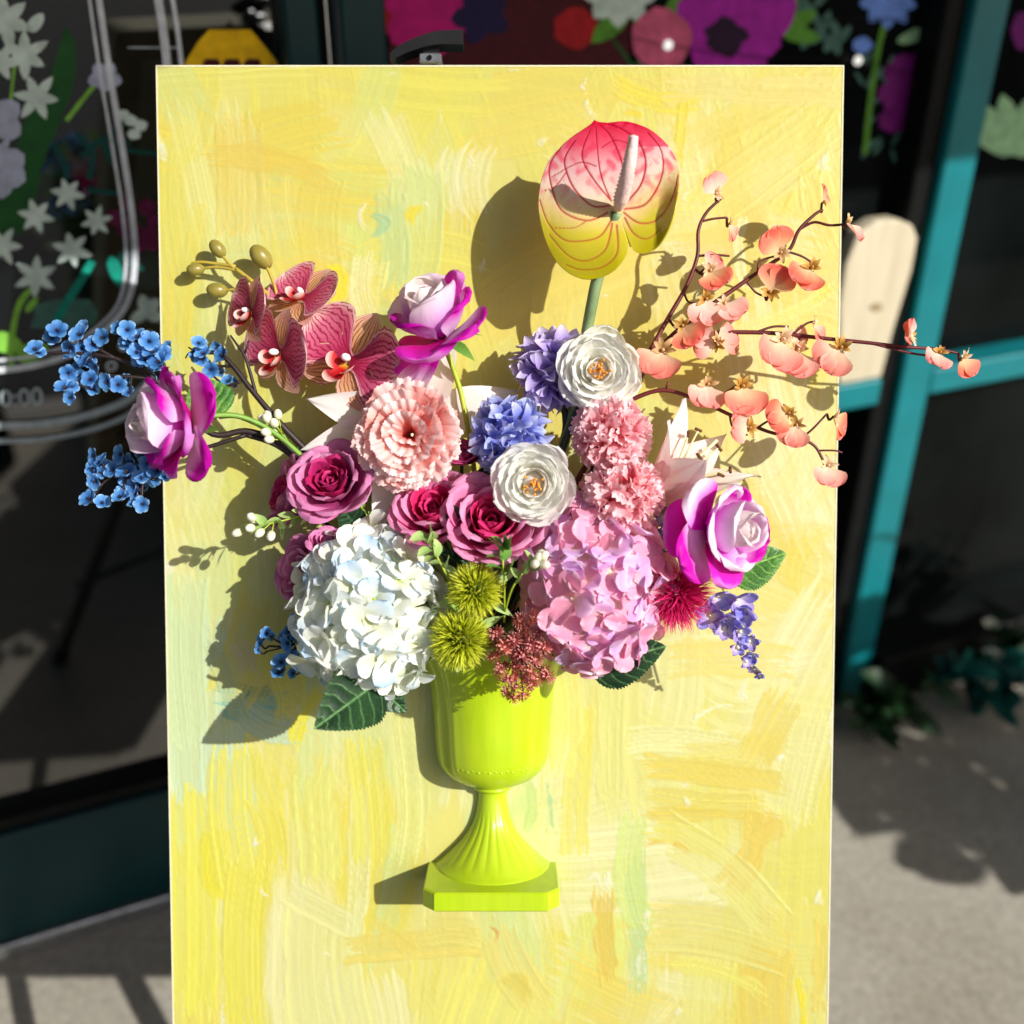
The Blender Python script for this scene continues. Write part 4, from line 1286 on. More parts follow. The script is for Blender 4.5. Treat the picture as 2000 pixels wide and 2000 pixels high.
    fv2 = np.array([abs(math.sin(y * .095 + 1.9 * math.sin(x * .073) + .7 * math.sin(y * .21 - x * .13))) for x, y in pts])
    finev = np.clip(1 - np.minimum(fv, fv2) / .07, 0, 1) * .55 * np.clip((Y + 60) / 120, .12, 1)
    nzv = np.array([math.sin(x * .11 + 1.3 * math.sin(y * .13)) * math.sin(y * .09 + math.sin(x * .17)) for x, y in pts])
    blot = np.clip(nzv * np.clip((Y + 10) / 120, 0, 1) * 1.1, 0, .7)[:, None]
    col = col * (1 - blot) + lin(222, 60, 96) * blot
    col = col * (1 - finev[:, None]) + lin(206, 30, 70) * finev[:, None]
    vs_ = np.clip(1.55 - dmin, 0, 1)[:, None] * (0.55 + 0.45 * np.clip((Y + 80) / 130, 0, 1))[:, None]
    col = col * (1 - vs_) + lin(176, 4, 44) * vs_
    col = np.clip(col * np.array([1.22, 1.22, 1.18]), 0, .93)
    root = thing('anthurium', 'pink and lime veined anthurium on a tall grey green stem', 'flower', frame(P(1160, 545, .066), cdir(0, .2, 1)))
    inv = root.matrix_world.inverted()
    vsw = [inv @ P(x, y, w_) for (x, y), w_ in zip(pts, w)]
    fs = [(0, 1 + i, 1 + (i + 1) % NA) for i in range(NA)]
    for r_ in range(NR - 1):
        for i in range(NA):
            i2 = (i + 1) % NA
            fs.append((1 + r_ * NA + i, 1 + (r_ + 1) * NA + i, 1 + (r_ + 1) * NA + i2, 1 + r_ * NA + i2))
    mb = MB().add([tuple(v_) for v_ in vsw], fs)
    m_sp = mat_vcol('anthurium_wax', rough=0.22, trans=0.18, spec=0.55, bump=0.15, bscale=160, coat=0.2)
    me_ = mb.mesh('spathe', m_sp)
    ca_ = me_.color_attributes.new('paint', 'FLOAT_COLOR', 'POINT')
    ca_.data.foreach_set('color', np.concatenate([col, np.ones((len(col), 1))], 1).astype(np.float32).ravel())
    sp_o = link('spathe', me_, root)
    sm = sp_o.modifiers.new('solid', 'SOLIDIFY'); sm.thickness = 0.0012; sm.offset = -1
    # spadix: knobbly finger leaning out towards the viewer
    b0 = P(1207, 408, .090); b1 = P(1226, 335, .122); b2 = P(1238, 264, .136)
    path = smooth_path([b0, b1, b2], 22)
    rad = [S(13.5, .09) * (0.55 + .5 * min(1, i / 8)) * (1 - .45 * (i / (len(path) - 1)) ** 2) for i in range(len(path))]
    rad[-1] *= .35
    v_, f_, u_ = tube_data([inv @ p for p in path], rad, 14)
    v2 = []
    for i, p in enumerate(v_):
        ring_i, k_ = divmod(i, 14)
        cpt = inv @ path[ring_i]
        bumpk = 1 + .12 * (1 if (ring_i + k_) % 2 else -1)
        v2.append(tuple(cpt + (Vector(p) - cpt) * bumpk))
    m_sx = mat_plain('spadix_cream', srgb(250, 214, 208), rough=.5, noise=.1, scale=300, bump=.3)
    MB().add(v2, f_, u_).obj('spadix', m_sx, root)
    stem_to(root, [(1206, 415, .086), (1188, 475, .076), (1166, 548, .07), (1155, 600, .062), (1144, 660, .05), (1120, 800, .05), (1060, 1000, .05), (985, 1230, .04)], S(11), S(10), M_STEMGR)
    return root
build_anthurium()

# ================================================================== magenta and white roses
def rose(px, py, w, rad, facing, roll, label, seed, stem=None, stem_mat=None, outer=(), mid_th=0.0):
    Rm = S(rad, w)
    root = thing('rose', label, 'flower', frame(P(px, py, w), cdir(*facing), roll))
    layers = [
        dict(n=2, L=.95, W=.34, a0=.42, a1=-.62, r0=.02, cup=2.7, mat=M_ROSE_IN, ruffle=.008, nt=16),
        dict(n=3, L=1.0, W=.43, a0=.60, a1=-.62, r0=.04, cup=2.1, mat=M_ROSE_IN, ruffle=.01, edgecurl=.02, nt=16),
        dict(n=3, L=1.06, W=.56, a0=.82, a1=-.58, r0=.05, cup=1.7, mat=M_ROSE_IN, ruffle=.015, edgecurl=.05, tipcurl=.5, nt=14),
        dict(n=2, L=1.12, W=.66, a0=.98, a1=-.36, r0=.06, cup=1.35, mat=M_ROSE_MID, ruffle=.015, edgecurl=.10, tipcurl=1.1, th=mid_th - roll, nt=14),
        dict(n=3, L=1.02, W=.62, a0=1.15, a1=.05, r0=.06, cup=1.1, mat=M_ROSE_OUT, ruffle=.03, edgecurl=.12, tipcurl=1.3, th=mid_th - roll + 1.2, nt=14),
    ]
    layered(root, layers, Rm, seed)
    rn_ = random.Random(seed + 50)
    for (th, mt, L, W, a0, a1, cp) in outer:
        petal_obj(root, mt, L=L * Rm * .86, W=W * Rm * .92, prof=prof_rose, a0=a0, a1=a1 * .92, r0=.06 * Rm, cup=cp, ruffle=.035 * Rm, rk=1.6, ns=12, nt=14, th=th - roll, rnd=rn_, tipcurl=.5, edgecurl=.10 * Rm)
    MB().add(*ball_data((0, 0, -.06 * Rm), .14 * Rm, .14 * Rm, .13 * Rm)).obj('calyx', M_STEMG, root)
    for i in range(5):
        petal_obj(root, M_LEAFR, 'sepal', L=.62 * Rm, W=.11 * Rm, prof=prof_lance, a0=1.8, a1=2.3 + .3 * math.sin(i * 2 + seed), r0=.08 * Rm, z0=-.1 * Rm, cup=.6, ns=6, nt=4, th=i * 1.256 + seed)
    if stem:
        stem_to(root, stem, S(5.5, w), S(5, w), stem_mat or M_STEMG)
    return root
rose(866, 656, .075, 116, (-.36, .74, .58), .4, 'magenta rose with a white heart, upright on a lime stem between orchid and anthurium', 3,
     [(862, 662, .07), (885, 720, .06), (905, 790, .055), (930, 950, .05), (950, 1220, .05)], M_STEML,
     outer=[(.75, M_ROSE_BACK, 1.28, .62, .95, .10, .9), (-.30, M_ROSE_OUT, 1.22, .60, 1.25, 1.20, .6), (-1.35, M_ROSE_BACK, 1.0, .74, 1.25, 1.55, .7), (-2.5, M_ROSE_BACK, 1.15, .6, 1.55, 2.05, .6), (2.9, M_ROSE_MID, 1.15, .6, 1.0, .40, .9), (-1.9, M_ROSE_OUT, 1.15, .55, 1.75, 2.2, .6), (1.7, M_ROSE_OUT, 1.1, .6, 1.1, .7, .8)], mid_th=-1.0)
rose(370, 828, .10, 114, (-.82, -.02, .58), 1.1, 'magenta rose with a white heart, hanging out past the canvas edge among blue sprays', 5,
     [(385, 822, .095), (415, 812, .09), (475, 815, .075), (545, 852, .065), (640, 940, .06), (780, 1080, .05), (930, 1230, .05)], M_STEMG,
     outer=[(1.55, M_ROSE_OUT, 1.15, .55, 1.15, 1.15, .7), (.45, M_ROSE_OUT, 1.15, .70, 1.60, 1.85, .6), (-.75, M_ROSE_OUT, 1.25, .62, 1.45, 1.75, .6), (-1.55, M_ROSE_BACK, 1.1, .62, 1.15, 1.25, .7), (2.4, M_ROSE_MID, 1.15, .62, .95, .60, .8), (-2.5, M_ROSE_BACK, 1.1, .62, 1.2, 1.0, .7), (1.0, M_ROSE_BACK, 1.1, .6, 1.3, .9, .8), (-.2, M_ROSE_BACK, 1.1, .6, 1.35, 1.0, .8)], mid_th=0.1)
rose(1388, 1036, .10, 110, (.66, .06, .75), .2, 'magenta rose with a white heart beside the pink hydrangea and fuchsia thistle', 9,
     [(1350, 1062, .09), (1280, 1090, .06), (1120, 1170, .05), (970, 1240, .05)], M_STEMG,
     outer=[(3.65, M_ROSE_OUT, 1.25, .70, 1.45, 1.55, .6), (2.35, M_ROSE_OUT, 1.15, .62, 1.35, 1.45, .6), (3.05, M_ROSE_BACK, 1.05, .62, 1.9, 2.2, .5), (4.5, M_ROSE_BACK, 1.25, .62, 1.15, 1.10, .7), (1.5, M_ROSE_OUT, 1.1, .6, 1.0, .5, .8), (5.4, M_ROSE_MID, 1.1, .6, 1.0, .5, .8), (3.3, M_ROSE_MID, 1.12, .62, 1.1, .45, .9), (0.2, M_ROSE_OUT, 1.1, .6, 1.2, .9, .8)], mid_th=2.8)

# ================================================================== mauve cabbage roses
def cabbage(px, py, w, rad, facing, label, seed, heart, outer, n_layers=6, roll=0.0, stem_px=None, group=None):
    Rm = S(rad, w)
    root = thing('cabbage_rose', label, 'flower', frame(P(px, py, w) - cdir(*facing).normalized() * Rm * .75, cdir(*facing), roll), group)
    ly = []
    for i in range(n_layers):
        q = i / (n_layers - 1)
        ly.append(dict(n=int(4 + 2 * q), L=(.78 + .72 * q), W=(.30 + .42 * q), a0=.55 + .72 * q, a1=-.55 + .50 * q + (.28 if q > .95 else 0), r0=.02 + .06 * q, cup=1.7 - .75 * q,
                       mat=heart if q < .62 else outer, ruffle=.03 + .02 * q, rk=2.2, edgecurl=.03 + .08 * q, th=i * .83, tipcurl=.35 * q))
    ly.append(dict(n=6, L=1.5, W=.74, a0=1.42, a1=.30, r0=.08, cup=.8, mat=outer, ruffle=.05, edgecurl=.14, tipcurl=.5, th=.4))
    layered(root, ly, Rm, seed)
    MB().add(*ball_data((0, 0, -.04 * Rm), .18 * Rm, .18 * Rm, .15 * Rm)).obj('calyx', M_STEMG, root)
    if stem_px:
        stem_to(root, stem_px, S(4, w), S(4, w), M_STEMD)
    return root
cabbage(645, 935, .085, 68, (-.12, .50, .85), 'mauve cabbage rose opening upward under the pale pink carnation', 21, M_MAUVE_IN, M_MAUVE_OUT, stem_px=[(650, 960, .05), (760, 1100, .04), (930, 1230, .05)])
cabbage(556, 962, .05, 62, (-.85, .30, .42), 'mauve cabbage rose turned to the canvas edge, behind another one', 22, M_MAUVE_IN, M_MAUVE_OUT, stem_px=[(580, 970, .03), (740, 1110, .03), (920, 1230, .05)])
cabbage(845, 990, .085, 68, (-.15, .62, .75), 'cerise cabbage rose behind dark leaves, beside a slightly larger one', 23, M_CERISE_IN, M_CERISE_OUT, stem_px=[(850, 1020, .05), (900, 1130, .05), (945, 1230, .05)])
cabbage(960, 1012, .105, 78, (.05, .50, .85), 'cerise cabbage rose tucked under the lower white ranunculus', 24, M_CERISE_IN, M_CERISE_OUT, roll=.5, stem_px=[(960, 1050, .06), (955, 1150, .05), (950, 1230, .05)])
cabbage(590, 1108, .06, 60, (-.60, .25, .70), 'pink cabbage rose half hidden beside the white hydrangea', 25, M_CERISE_OUT, M_MAUVE_OUT, stem_px=[(610, 1110, .04), (760, 1170, .04), (930, 1240, .05)])
cabbage(636, 1056, .085, 30, (.1, .7, .6), 'small pink rose bud above the white hydrangea', 26, M_CERISE_OUT, M_MAUVE_OUT, 4, stem_px=[(636, 1065, .06), (760, 1160, .05), (930, 1240, .05)])
cabbage(902, 882, .075, 33, (.05, .80, .55), 'small dark rose bud between pale carnation and blue hyacinth', 27, M_BUD, M_BUD, 4, stem_px=[(902, 905, .06), (905, 1000, .05), (945, 1230, .05)])

# ================================================================== white ranunculus
def ranunculus(px, py, w, rad, facing, label, seed, roll=0.0, squash=1.0, stem_px=None):
    Rm = S(rad, w)
    m = frame(P(px, py, w) - cdir(*facing).normalized() * Rm * .55, cdir(*facing), roll)
    root = thing('ranunculus', label, 'flower', m)
    ly = []
    for i in range(7):
        q = i / 6
        ly.append(dict(n=3 if q < .2 else (4 if q < .5 else 6), L=.74 + .30 * q, W=.36 + .28 * q, a0=.62 + 1.0 * q, a1=-.22 + .80 * q, r0=.10, cup=1.15 - .35 * q, mat=M_WHITE,
                       ruffle=.035, rk=2.5, th=i * .61, edgecurl=.02, ns=9, nt=9, prof=prof_rose, z0=-.05 * q))
    layered(root, ly, Rm, seed)
    MB().add(*ball_data((0, 0, .22 * Rm), .26 * Rm, .26 * Rm, .2 * Rm, 12, 8)).obj('flower_base', M_WHITE, root)
    rn = random.Random(seed)
    for i in range(34):
        a = rn.uniform(0, 6.28); r_ = rn.uniform(0, .17) * Rm
        p = Vector((r_ * math.cos(a), r_ * math.sin(a), 0))
        q_ = p * 1.5 + Vector((0, 0, rn.uniform(.5, .72) * Rm))
        mb = MB().add(*tube_data([p + Vector((0, 0, .1 * Rm)), q_], .012 * Rm, 5)).add(*ball_data(q_, .035 * Rm, .035 * Rm, .045 * Rm, 6, 4))
        mb.obj('stamen', M_YSTAM, root)
    if squash != 1.0:
        root.scale = (squash, 1 / squash ** .5, 1)
    if stem_px:
        stem_to(root, stem_px, S(8, w), S(8, w), M_STEMD)
    return root
ranunculus(1170, 722, .095, 84, (.06, .02, 1), 'white ranunculus with orange stamens above the pink pompons, in front of lilac hyacinth', 31,
           stem_px=[(1165, 760, .07), (1130, 800, .07), (1090, 900, .06), (1040, 1060, .05), (965, 1230, .05)])
ranunculus(1041, 945, .125, 84, (-.05, -.02, 1), 'white ranunculus with orange stamens in front of blue hyacinth and cerise rose', 32, roll=.4,
           stem_px=[(1040, 985, .09), (1020, 1080, .07), (965, 1230, .05)])

# ================================================================== ruffled carnation
def carnation():
    w = .095
    Rm = S(112, w)
    root = thing('carnation', 'large pale pink ruffled carnation with coral heart, in front of a white lily', 'flower',
                 frame(P(800, 848, w) - N * Rm * .45, cdir(-.05, -.03, 1)))
    rn = random.Random(41)
    for li, (n_, a, L, W, z0) in enumerate([(3, .10, .80, .50, .0), (4, .30, .90, .58, .0), (5, .52, .96, .62, 0), (6, .76, 1.0, .64, 0), (7, 1.0, 1.02, .64, 0), (8, 1.22, 1.04, .62, 0), (8, 1.45, 1.02, .6, -.05)]):
        for i in range(n_):
            th = li * .4 + 6.2832 * (i + rn.uniform(-.3, .3)) / n_
            petal_obj(root, M_CARN, L=L * Rm * rn.uniform(.86, 1.1), W=W * Rm * rn.uniform(.85, 1.15), prof=prof_fan, a0=a * .6 + rn.uniform(-.12, .12), a1=a + .25 + rn.uniform(-.25, .3), r0=.03 * Rm, z0=z0 * Rm,
                      cup=.5, ruffle=.06 * Rm, rk=3.2, ns=12, nt=44, th=th, rt=.34, tooth=.022, rnd=rn, tipcurl=rn.uniform(.2, 1.4), rp=2.6)
    stem_to(root, [(800, 860, .05), (850, 1000, .045), (930, 1220, .05)], S(5), S(5), M_STEMG)
carnation()

# ================================================================== lilies
def lily(px, py, w, rad, facing, label, seed, mat, angs, a0, a1, stamens=True, stem_px=None, wk=.2):
    Rm = S(rad, w)
    root = thing('lily', label, 'flower', frame(P(px, py, w), cdir(*facing)))
    rn = random.Random(seed)
    for i, a in enumerate(angs):
        petal_obj(root, mat, L=Rm * (1 if i % 2 else .95), W=Rm * wk, prof=prof_lance, a0=a0 + rn.uniform(-.1, .1), a1=a1 + rn.uniform(-.1, .25), r0=.04 * Rm, cup=.55, ns=12, nt=6,
                  ruffle=.02 * Rm, rk=1.5, th=a, rnd=rn, tipcurl=.5)
    if stamens:
        for i in range(6):
            a = i * 1.047 + .2
            d = Vector((math.cos(a) * .26, math.sin(a) * .26, .78)) * Rm
            mid = Vector((math.cos(a) * .07, math.sin(a) * .07, .4)) * Rm
            st_ = MB().add(*tube_data(smooth_path([Vector((0, 0, .02 * Rm)), mid, d], 5), .009 * Rm, 5)).obj('stamen', M_FILA, root)
            MB().add(*tube_data([d + Vector((math.sin(a), -math.cos(a), 0)) * .04 * Rm, d - Vector((math.sin(a), -math.cos(a), 0)) * .04 * Rm], .014 * Rm, 6)).obj('anther', M_ANTHER, st_)
        MB().add(*tube_data([Vector((0, 0, .02)) * Rm, Vector((0, 0.04, .9)) * Rm], .014 * Rm, 6)).obj('pistil', M_FILA, root)
    if stem_px:
        stem_to(root, stem_px, S(5), S(5), M_STEMG)
lily(812, 835, .038, 225, (.05, .05, 1), 'white lily spread out behind the pale pink carnation', 51, M_LILY, [2.90, 3.35, 1.95, 1.22, .35, 4.35], 1.05, 1.75, False,
     [(815, 840, .03), (860, 1000, .03), (935, 1220, .04)])
lily(1262, 985, .055, 215, (.70, .66, .52), 'white and blush lily opening above the magenta rose by coral sprays', 52, M_LILYP, [0.35, 1.45, 2.5, 3.5, 4.6, 5.65], .30, .62, True,
     [(1262, 985, .05), (1190, 1090, .05), (975, 1240, .05)], wk=.24)

# ================================================================== pompons and hyacinths (many small petals on a dome)
def fib(n_, zmin=-.2):
    out = []
    i = 0
    tot = int(n_ * 2 / (1 - zmin))
    for i in range(tot):
        z = 1 - 2 * (i + .5) / tot
        if z < zmin: break
        r_ = math.sqrt(1 - z * z)
        a = i * 2.399963
        out.append((r_ * math.cos(a), r_ * math.sin(a), z))
    return out
def dome_frame(d, rn, jit=.15):
    z = Vector(d) + Vector((rn.uniform(-jit, jit), rn.uniform(-jit, jit), rn.uniform(-jit, jit)))
    z.normalize()
    x = Vector((0, 0, 1)).cross(z)
    if x.length < 1e-3: x = Vector((1, 0, 0))
    x.normalize()
    y = z.cross(x)
    return Matrix((x, y, z)).transposed().to_4x4()
def variants(name, mat, k, **kw):
    rn = random.Random(99)
    out = []
    for i in range(k):
        kk = dict(kw); kk['rnd'] = rn
        for key in ('a1', 'cup'):
            if key in kk: kk[key] = kk[key] + rn.uniform(-.25, .25)
        out.append(MB().add(*petal_data(**kk)).mesh(name, mat))
    return out
def pompon(px, py, w, rad, facing, label, seed, name, mat, n_, L, W, prof, tooth, inner, stem_px, cat='flower', ell=1.0, cup=.6, a1=.5, zmin=-.25, group=None, notch=0.0):
    Rm = S(rad, w)
    root = thing(name, label, cat, frame(P(px, py, w) - cdir(*facing).normalized() * Rm * .2, cdir(*facing)), group)
    vs_ = variants('petal', mat, 6, L=L * Rm, W=W * Rm, prof=prof, a0=.0, a1=a1, r0=0.0, cup=cup, ns=5, nt=6 if tooth else 4, tooth=tooth, ruffle=.02 * Rm, rk=2, notch=notch)
    rn = random.Random(seed)
    for d in fib(n_, zmin):
        m = dome_frame(d, rn, .16)
        s_ = rn.uniform(.8, 1.15)
        m = m @ Matrix.Rotation(rn.uniform(0, 6.28), 4, 'Z') @ Matrix.Scale(s_, 4)
        m.translation = Vector((d[0] * inner * Rm, d[1] * inner * Rm * ell, d[2] * inner * Rm * .9))
        link('petal', rn.choice(vs_), root, m)
    MB().add(*ball_data((0, 0, 0), inner * Rm * 1.02, inner * Rm * 1.02 * ell, inner * Rm * .92, 12, 8)).obj('flower_base', mat, root)
    if stem_px:
        stem_to(root, stem_px, S(7, w), S(7, w), M_STEMD)
    return root
pompon(1195, 848, .085, 76, (.05, .05, 1), 'pink pompon flower right under the upper white ranunculus', 61, 'pompon_flower', M_POM, 200, .62, .20, prof_fan, .12, .44,
       [(1190, 870, .06), (1140, 960, .05), (1050, 1100, .05), (970, 1230, .05)], a1=.95)
pompon(1218, 968, .10, 78, (.08, .0, 1), 'pink pompon flower resting on the pink hydrangea', 62, 'pompon_flower', M_POM, 200, .62, .20, prof_fan, .12, .44,
       [(1200, 990, .06), (1120, 1090, .05), (975, 1230, .05)], a1=.95)
pompon(992, 850, .085, 80, (-.05, .12, 1), 'periwinkle blue hyacinth head above the lower white ranunculus', 63, 'hyacinth', M_LAV, 105, .58, .20, prof_leaf, 0, .5,
       [(990, 870, .06), (985, 1000, .05), (955, 1230, .05)], cup=.9, a1=.8)
pompon(1075, 722, .06, 82, (-.45, .15, .85), 'lilac hyacinth head half hidden behind the upper white ranunculus', 64, 'hyacinth', M_LAV2, 95, .62, .20, prof_leaf, 0, .48,
       [(1085, 750, .05), (1105, 830, .05), (1075, 960, .05), (1010, 1100, .05), (965, 1230, .05)], cup=.9, a1=.8)

# ================================================================== hydrangeas
def hydrangea(px, py, w, rx, ry, rz, label, seed, mat, n_, frad, centre_mat, group=None):
    root = thing('hydrangea', label, 'flower', frame(P(px, py, w), cdir(0, 0, 1)))
    Rx, Ry, Rz, fr = S(rx, w), S(ry, w), S(rz, w), S(frad, w)
    pv = variants('petal', mat, 7, L=fr * 1.0, W=fr * .56, prof=prof_round, a0=1.05, a1=1.55, r0=fr * .03, cup=.55, ns=6, nt=6, ruffle=fr * .06, rk=1.6)
    rn = random.Random(seed)
    cm = MB().add(*ball_data((0, 0, 0), fr * .09, fr * .09, fr * .09, 6, 4)).add(*tube_data([Vector((0, 0, 0)), Vector((0, 0, -fr * 1.3))], fr * .04, 5)).mesh('floret', centre_mat)
    for d in fib(n_, -.12):
        # a hydrangea head has a slightly lumpy outline
        lump = 1 + .06 * math.sin(d[0] * 5 + seed) * math.sin(d[1] * 6 + 2) + rn.uniform(-.10, .09)
        nd = Vector((d[0] / Rx, d[1] / Ry, d[2] / Rz)).normalized()
        m = dome_frame(nd, rn, .5) @ Matrix.Rotation(rn.uniform(0, 6.28), 4, 'Z') @ Matrix.Scale(rn.uniform(.82, 1.15), 4)
        m.translation = Vector((d[0] * Rx * lump, d[1] * Ry * lump, d[2] * Rz * lump))
        fl = link('floret', cm, root, m)
        for i in range(4):
            pm = Matrix.Rotation(i * 1.5708 + rn.uniform(-.15, .15), 4, 'Z') @ Matrix.Rotation(rn.uniform(-.35, .3), 4, 'Y')
            pm.translation = Vector((0, 0, .02 * fr * (i % 2)))
            link('petal', rn.choice(pv), fl, pm)
    # inner body of the head, green stalks and folded florets seen through gaps
    stem_to(root, [(px, py, w - .01), (px * .5 + 477, py * .5 + 610, .05), (955, 1250, .05)], S(9, w), S(7, w), M_STEMG)
    return root
hydrangea(722, 1192, .075, 122, 142, 118, 'large white and pale blue hydrangea head spilling over the urn rim', 71, M_HYDW, 72, 50, M_STEML)
hydrangea(1158, 1142, .08, 118, 150, 112, 'large pink and lilac hydrangea head spilling over the urn rim', 72, M_HYDP, 72, 50, M_CREAM)

# ================================================================== green brush balls, fuchsia thistle
def brush_ball(px, py, w, rad, facing, label, name, seed, n_, cols, zmin=-.6, L=.55, fall=.0, inner=.5, stem_px=None, thick=.022):
    Rm = S(rad, w)
    root = thing(name, label, 'flower', frame(P(px, py, w), cdir(*facing)))
    rn = random.Random(seed)
    mb = MB()
    for d in fib(n_, zmin):
        dv = Vector(d)
        z = (dv + Vector((rn.uniform(-.3, .3), rn.uniform(-.3, .3), rn.uniform(-.3, .3)))).normalized()
        side = z.cross(Vector((rn.uniform(-1, 1), rn.uniform(-1, 1), rn.uniform(-1, 1)))).normalized()
        p0 = dv * inner * Rm * .9
        ll = L * Rm * rn.uniform(.75, 1.15)
        p1 = p0 + z * ll * .55
        p2 = p0 + z * ll + side.cross(z) * ll * rn.uniform(-.3, .3)
        w_ = thick * Rm
        n2 = side.cross(z)
        v_ = [p0 + side * w_, p0 - side * w_, p1 + side * w_ * .9 + n2 * w_ * .5, p1 - side * w_ * .9 + n2 * w_ * .5, p2]
        mb.add([tuple(q) for q in v_], [(0, 1, 3, 2), (2, 3, 4)], [(0, 0), (1, 0), (0, .55), (1, .55), (.5, 1)])
    br = mb.obj('bristles', mat_petal(name + '_bristles', cols, trans=.3, crease=0), root)
    tag(br, kind='stuff')
    MB().add(*ball_data((0, 0, 0), inner * Rm, inner * Rm, inner * Rm, 12, 8)).obj('flower_base', mat_petal(name + '_core', [(0, cols[0][1]), (1, cols[0][1])], crease=0), root)
    if stem_px:
        stem_to(root, stem_px, S(5, w), S(5, w), M_STEMG)
    return root
GRN = [(0.0, c(84, 100, 8)), (0.4, c(186, 196, 20)), (1.0, c(236, 240, 90))]
ba = brush_ball(928, 1152, .118, 60, (0, .1, 1), 'bristly green dianthus ball between the two hydrangeas', 'green_dianthus', 81, 900, GRN, stem_px=[(930, 1180, .09), (945, 1240, .05)])
bb_ = brush_ball(898, 1248, .112, 66, (-.05, -.15, 1), 'bristly green dianthus ball hanging over the urn rim', 'green_dianthus', 82, 1000, GRN, stem_px=[(905, 1235, .08), (940, 1245, .05)])
FUC = [(0.0, c(110, 12, 44)), (0.4, c(214, 20, 100)), (1.0, c(246, 70, 150))]
th_ = brush_ball(1318, 1158, .085, 74, (.35, -.5, .75), 'fuchsia thistle head under the magenta rose', 'thistle', 83, 1100, FUC, zmin=-.2, L=.8, inner=.34, stem_px=[(1310, 1130, .06), (1150, 1190, .05), (970, 1245, .05)], thick=.014)
for (o_, px, py, w_) in ((ba, 928, 1152, .118), (bb_, 898, 1248, .112)):
    for i in range(6):
        a = i * 1.05 + .4
        petal_obj(o_, M_LEAFL, 'bract', L=S(52), W=S(9), prof=prof_lance, a0=1.9, a1=1.5, r0=S(30), z0=-S(26), cup=.5, ns=6, nt=4, th=a)
# ================================================================== orchid spray
def orchid_blossom(root, px, py, w, rad, facing, roll, seed):
    Rm = S(rad, w)
    inv = root.matrix_world.inverted()
    m = inv @ frame(P(px, py, w), cdir(*facing), roll)
    rn = random.Random(seed)
    mb = MB().add(*ball_data((0, .05 * Rm, .2 * Rm), .085 * Rm, .08 * Rm, .13 * Rm, 10, 7))
    bl = mb.obj('blossom', M_OCOL, root, matrix=m)
    up = math.pi / 2
    for a in (up, up + 2.22, up - 2.22):
        petal_obj(bl, M_ORCHB, 'sepal', L=1.02 * Rm, W=.42 * Rm, prof=prof_leaf, a0=1.35, a1=1.75, r0=.05 * Rm, z0=-.05 * Rm, cup=.35, ns=9, nt=8, th=a, rnd=rn)
    for sgn in (-1, 1):
        petal_obj(bl, M_ORCH, 'petal', L=1.12 * Rm, W=.84 * Rm, prof=prof_round, a0=1.5, a1=1.35, r0=.03 * Rm, z0=.02 * Rm, cup=.3, ns=12, nt=12, th=up + sgn * 1.25, rnd=rn, ruffle=.03 * Rm, rk=1.2)
    petal_obj(bl, M_ORCHL, 'lip', L=.62 * Rm, W=.22 * Rm, prof=prof_spoon, a0=1.3, a1=.2, r0=.08 * Rm, z0=.06 * Rm, cup=.9, ns=9, nt=6, th=-up, rnd=rn, tipcurl=-.4)
    for sgn in (-1, 1):
        petal_obj(bl, M_ORCHS, 'side_lobe', L=.42 * Rm, W=.2 * Rm, prof=prof_round, a0=.9, a1=-.15, r0=.12 * Rm, z0=.05 * Rm, cup=.8, ns=8, nt=6, th=-up + sgn * 1.0, rnd=rn)
    return bl
orc = thing('orchid_spray', 'veined pink orchid spray with four blooms and olive buds', 'flower', frame(P(640, 800, .03), cdir(0, 0, 1)))
stem_to(orc, [(880, 1180, .04), (760, 960, .035), (690, 790, .03), (640, 690, .028), (575, 620, .026), (500, 556, .022), (460, 525, .02)], S(6), S(4), M_OLSTEM)
for p in ([(460, 525, .02), (450, 518, .02), (435, 500, .018)], [(460, 527, .02), (420, 522, .018), (385, 526, .016)], [(545, 600, .025), (535, 555, .024), (518, 515, .022)],
          [(500, 575, .022), (460, 566, .02), (437, 568, .018)], [(665, 700, .03), (650, 660, .035), (635, 640, .035)], [(460, 520, .02), (395, 512, .018), (375, 515, .016)]):
    stem_to(orc, p, S(3.2), S(2.6), M_OLSTEM, 'pedicel')
OI = orc.matrix_world.inverted()
for (px, py, w, rr, d) in ((425, 486, .018, 17, (-.6, .8, .2)), (510, 502, .022, 23, (-.6, .75, .3)), (382, 526, .017, 15, (-.95, -.15, .3)), (424, 567, .018, 18, (-1, .05, .25))):
    m = OI @ frame(P(px, py, w), cdir(*d))
    v_, f_, u_ = ball_data((0, 0, 0), S(rr) * .8, S(rr) * .8, S(rr) * 1.12, 12, 10)
    MB().add(v_, f_, u_).obj('bud', M_OLIVE, orc, matrix=m)
orchid_blossom(orc, 492, 612, .040, 70, (-.72, .10, .62), -.25, 1)
orchid_blossom(orc, 592, 582, .036, 76, (-.35, .55, .72), -.45, 2)
orchid_blossom(orc, 548, 692, .050, 86, (-.60, -.05, .72), -.35, 3)
orchid_blossom(orc, 682, 706, .055, 102, (-.28, .08, .92), -.55, 4)

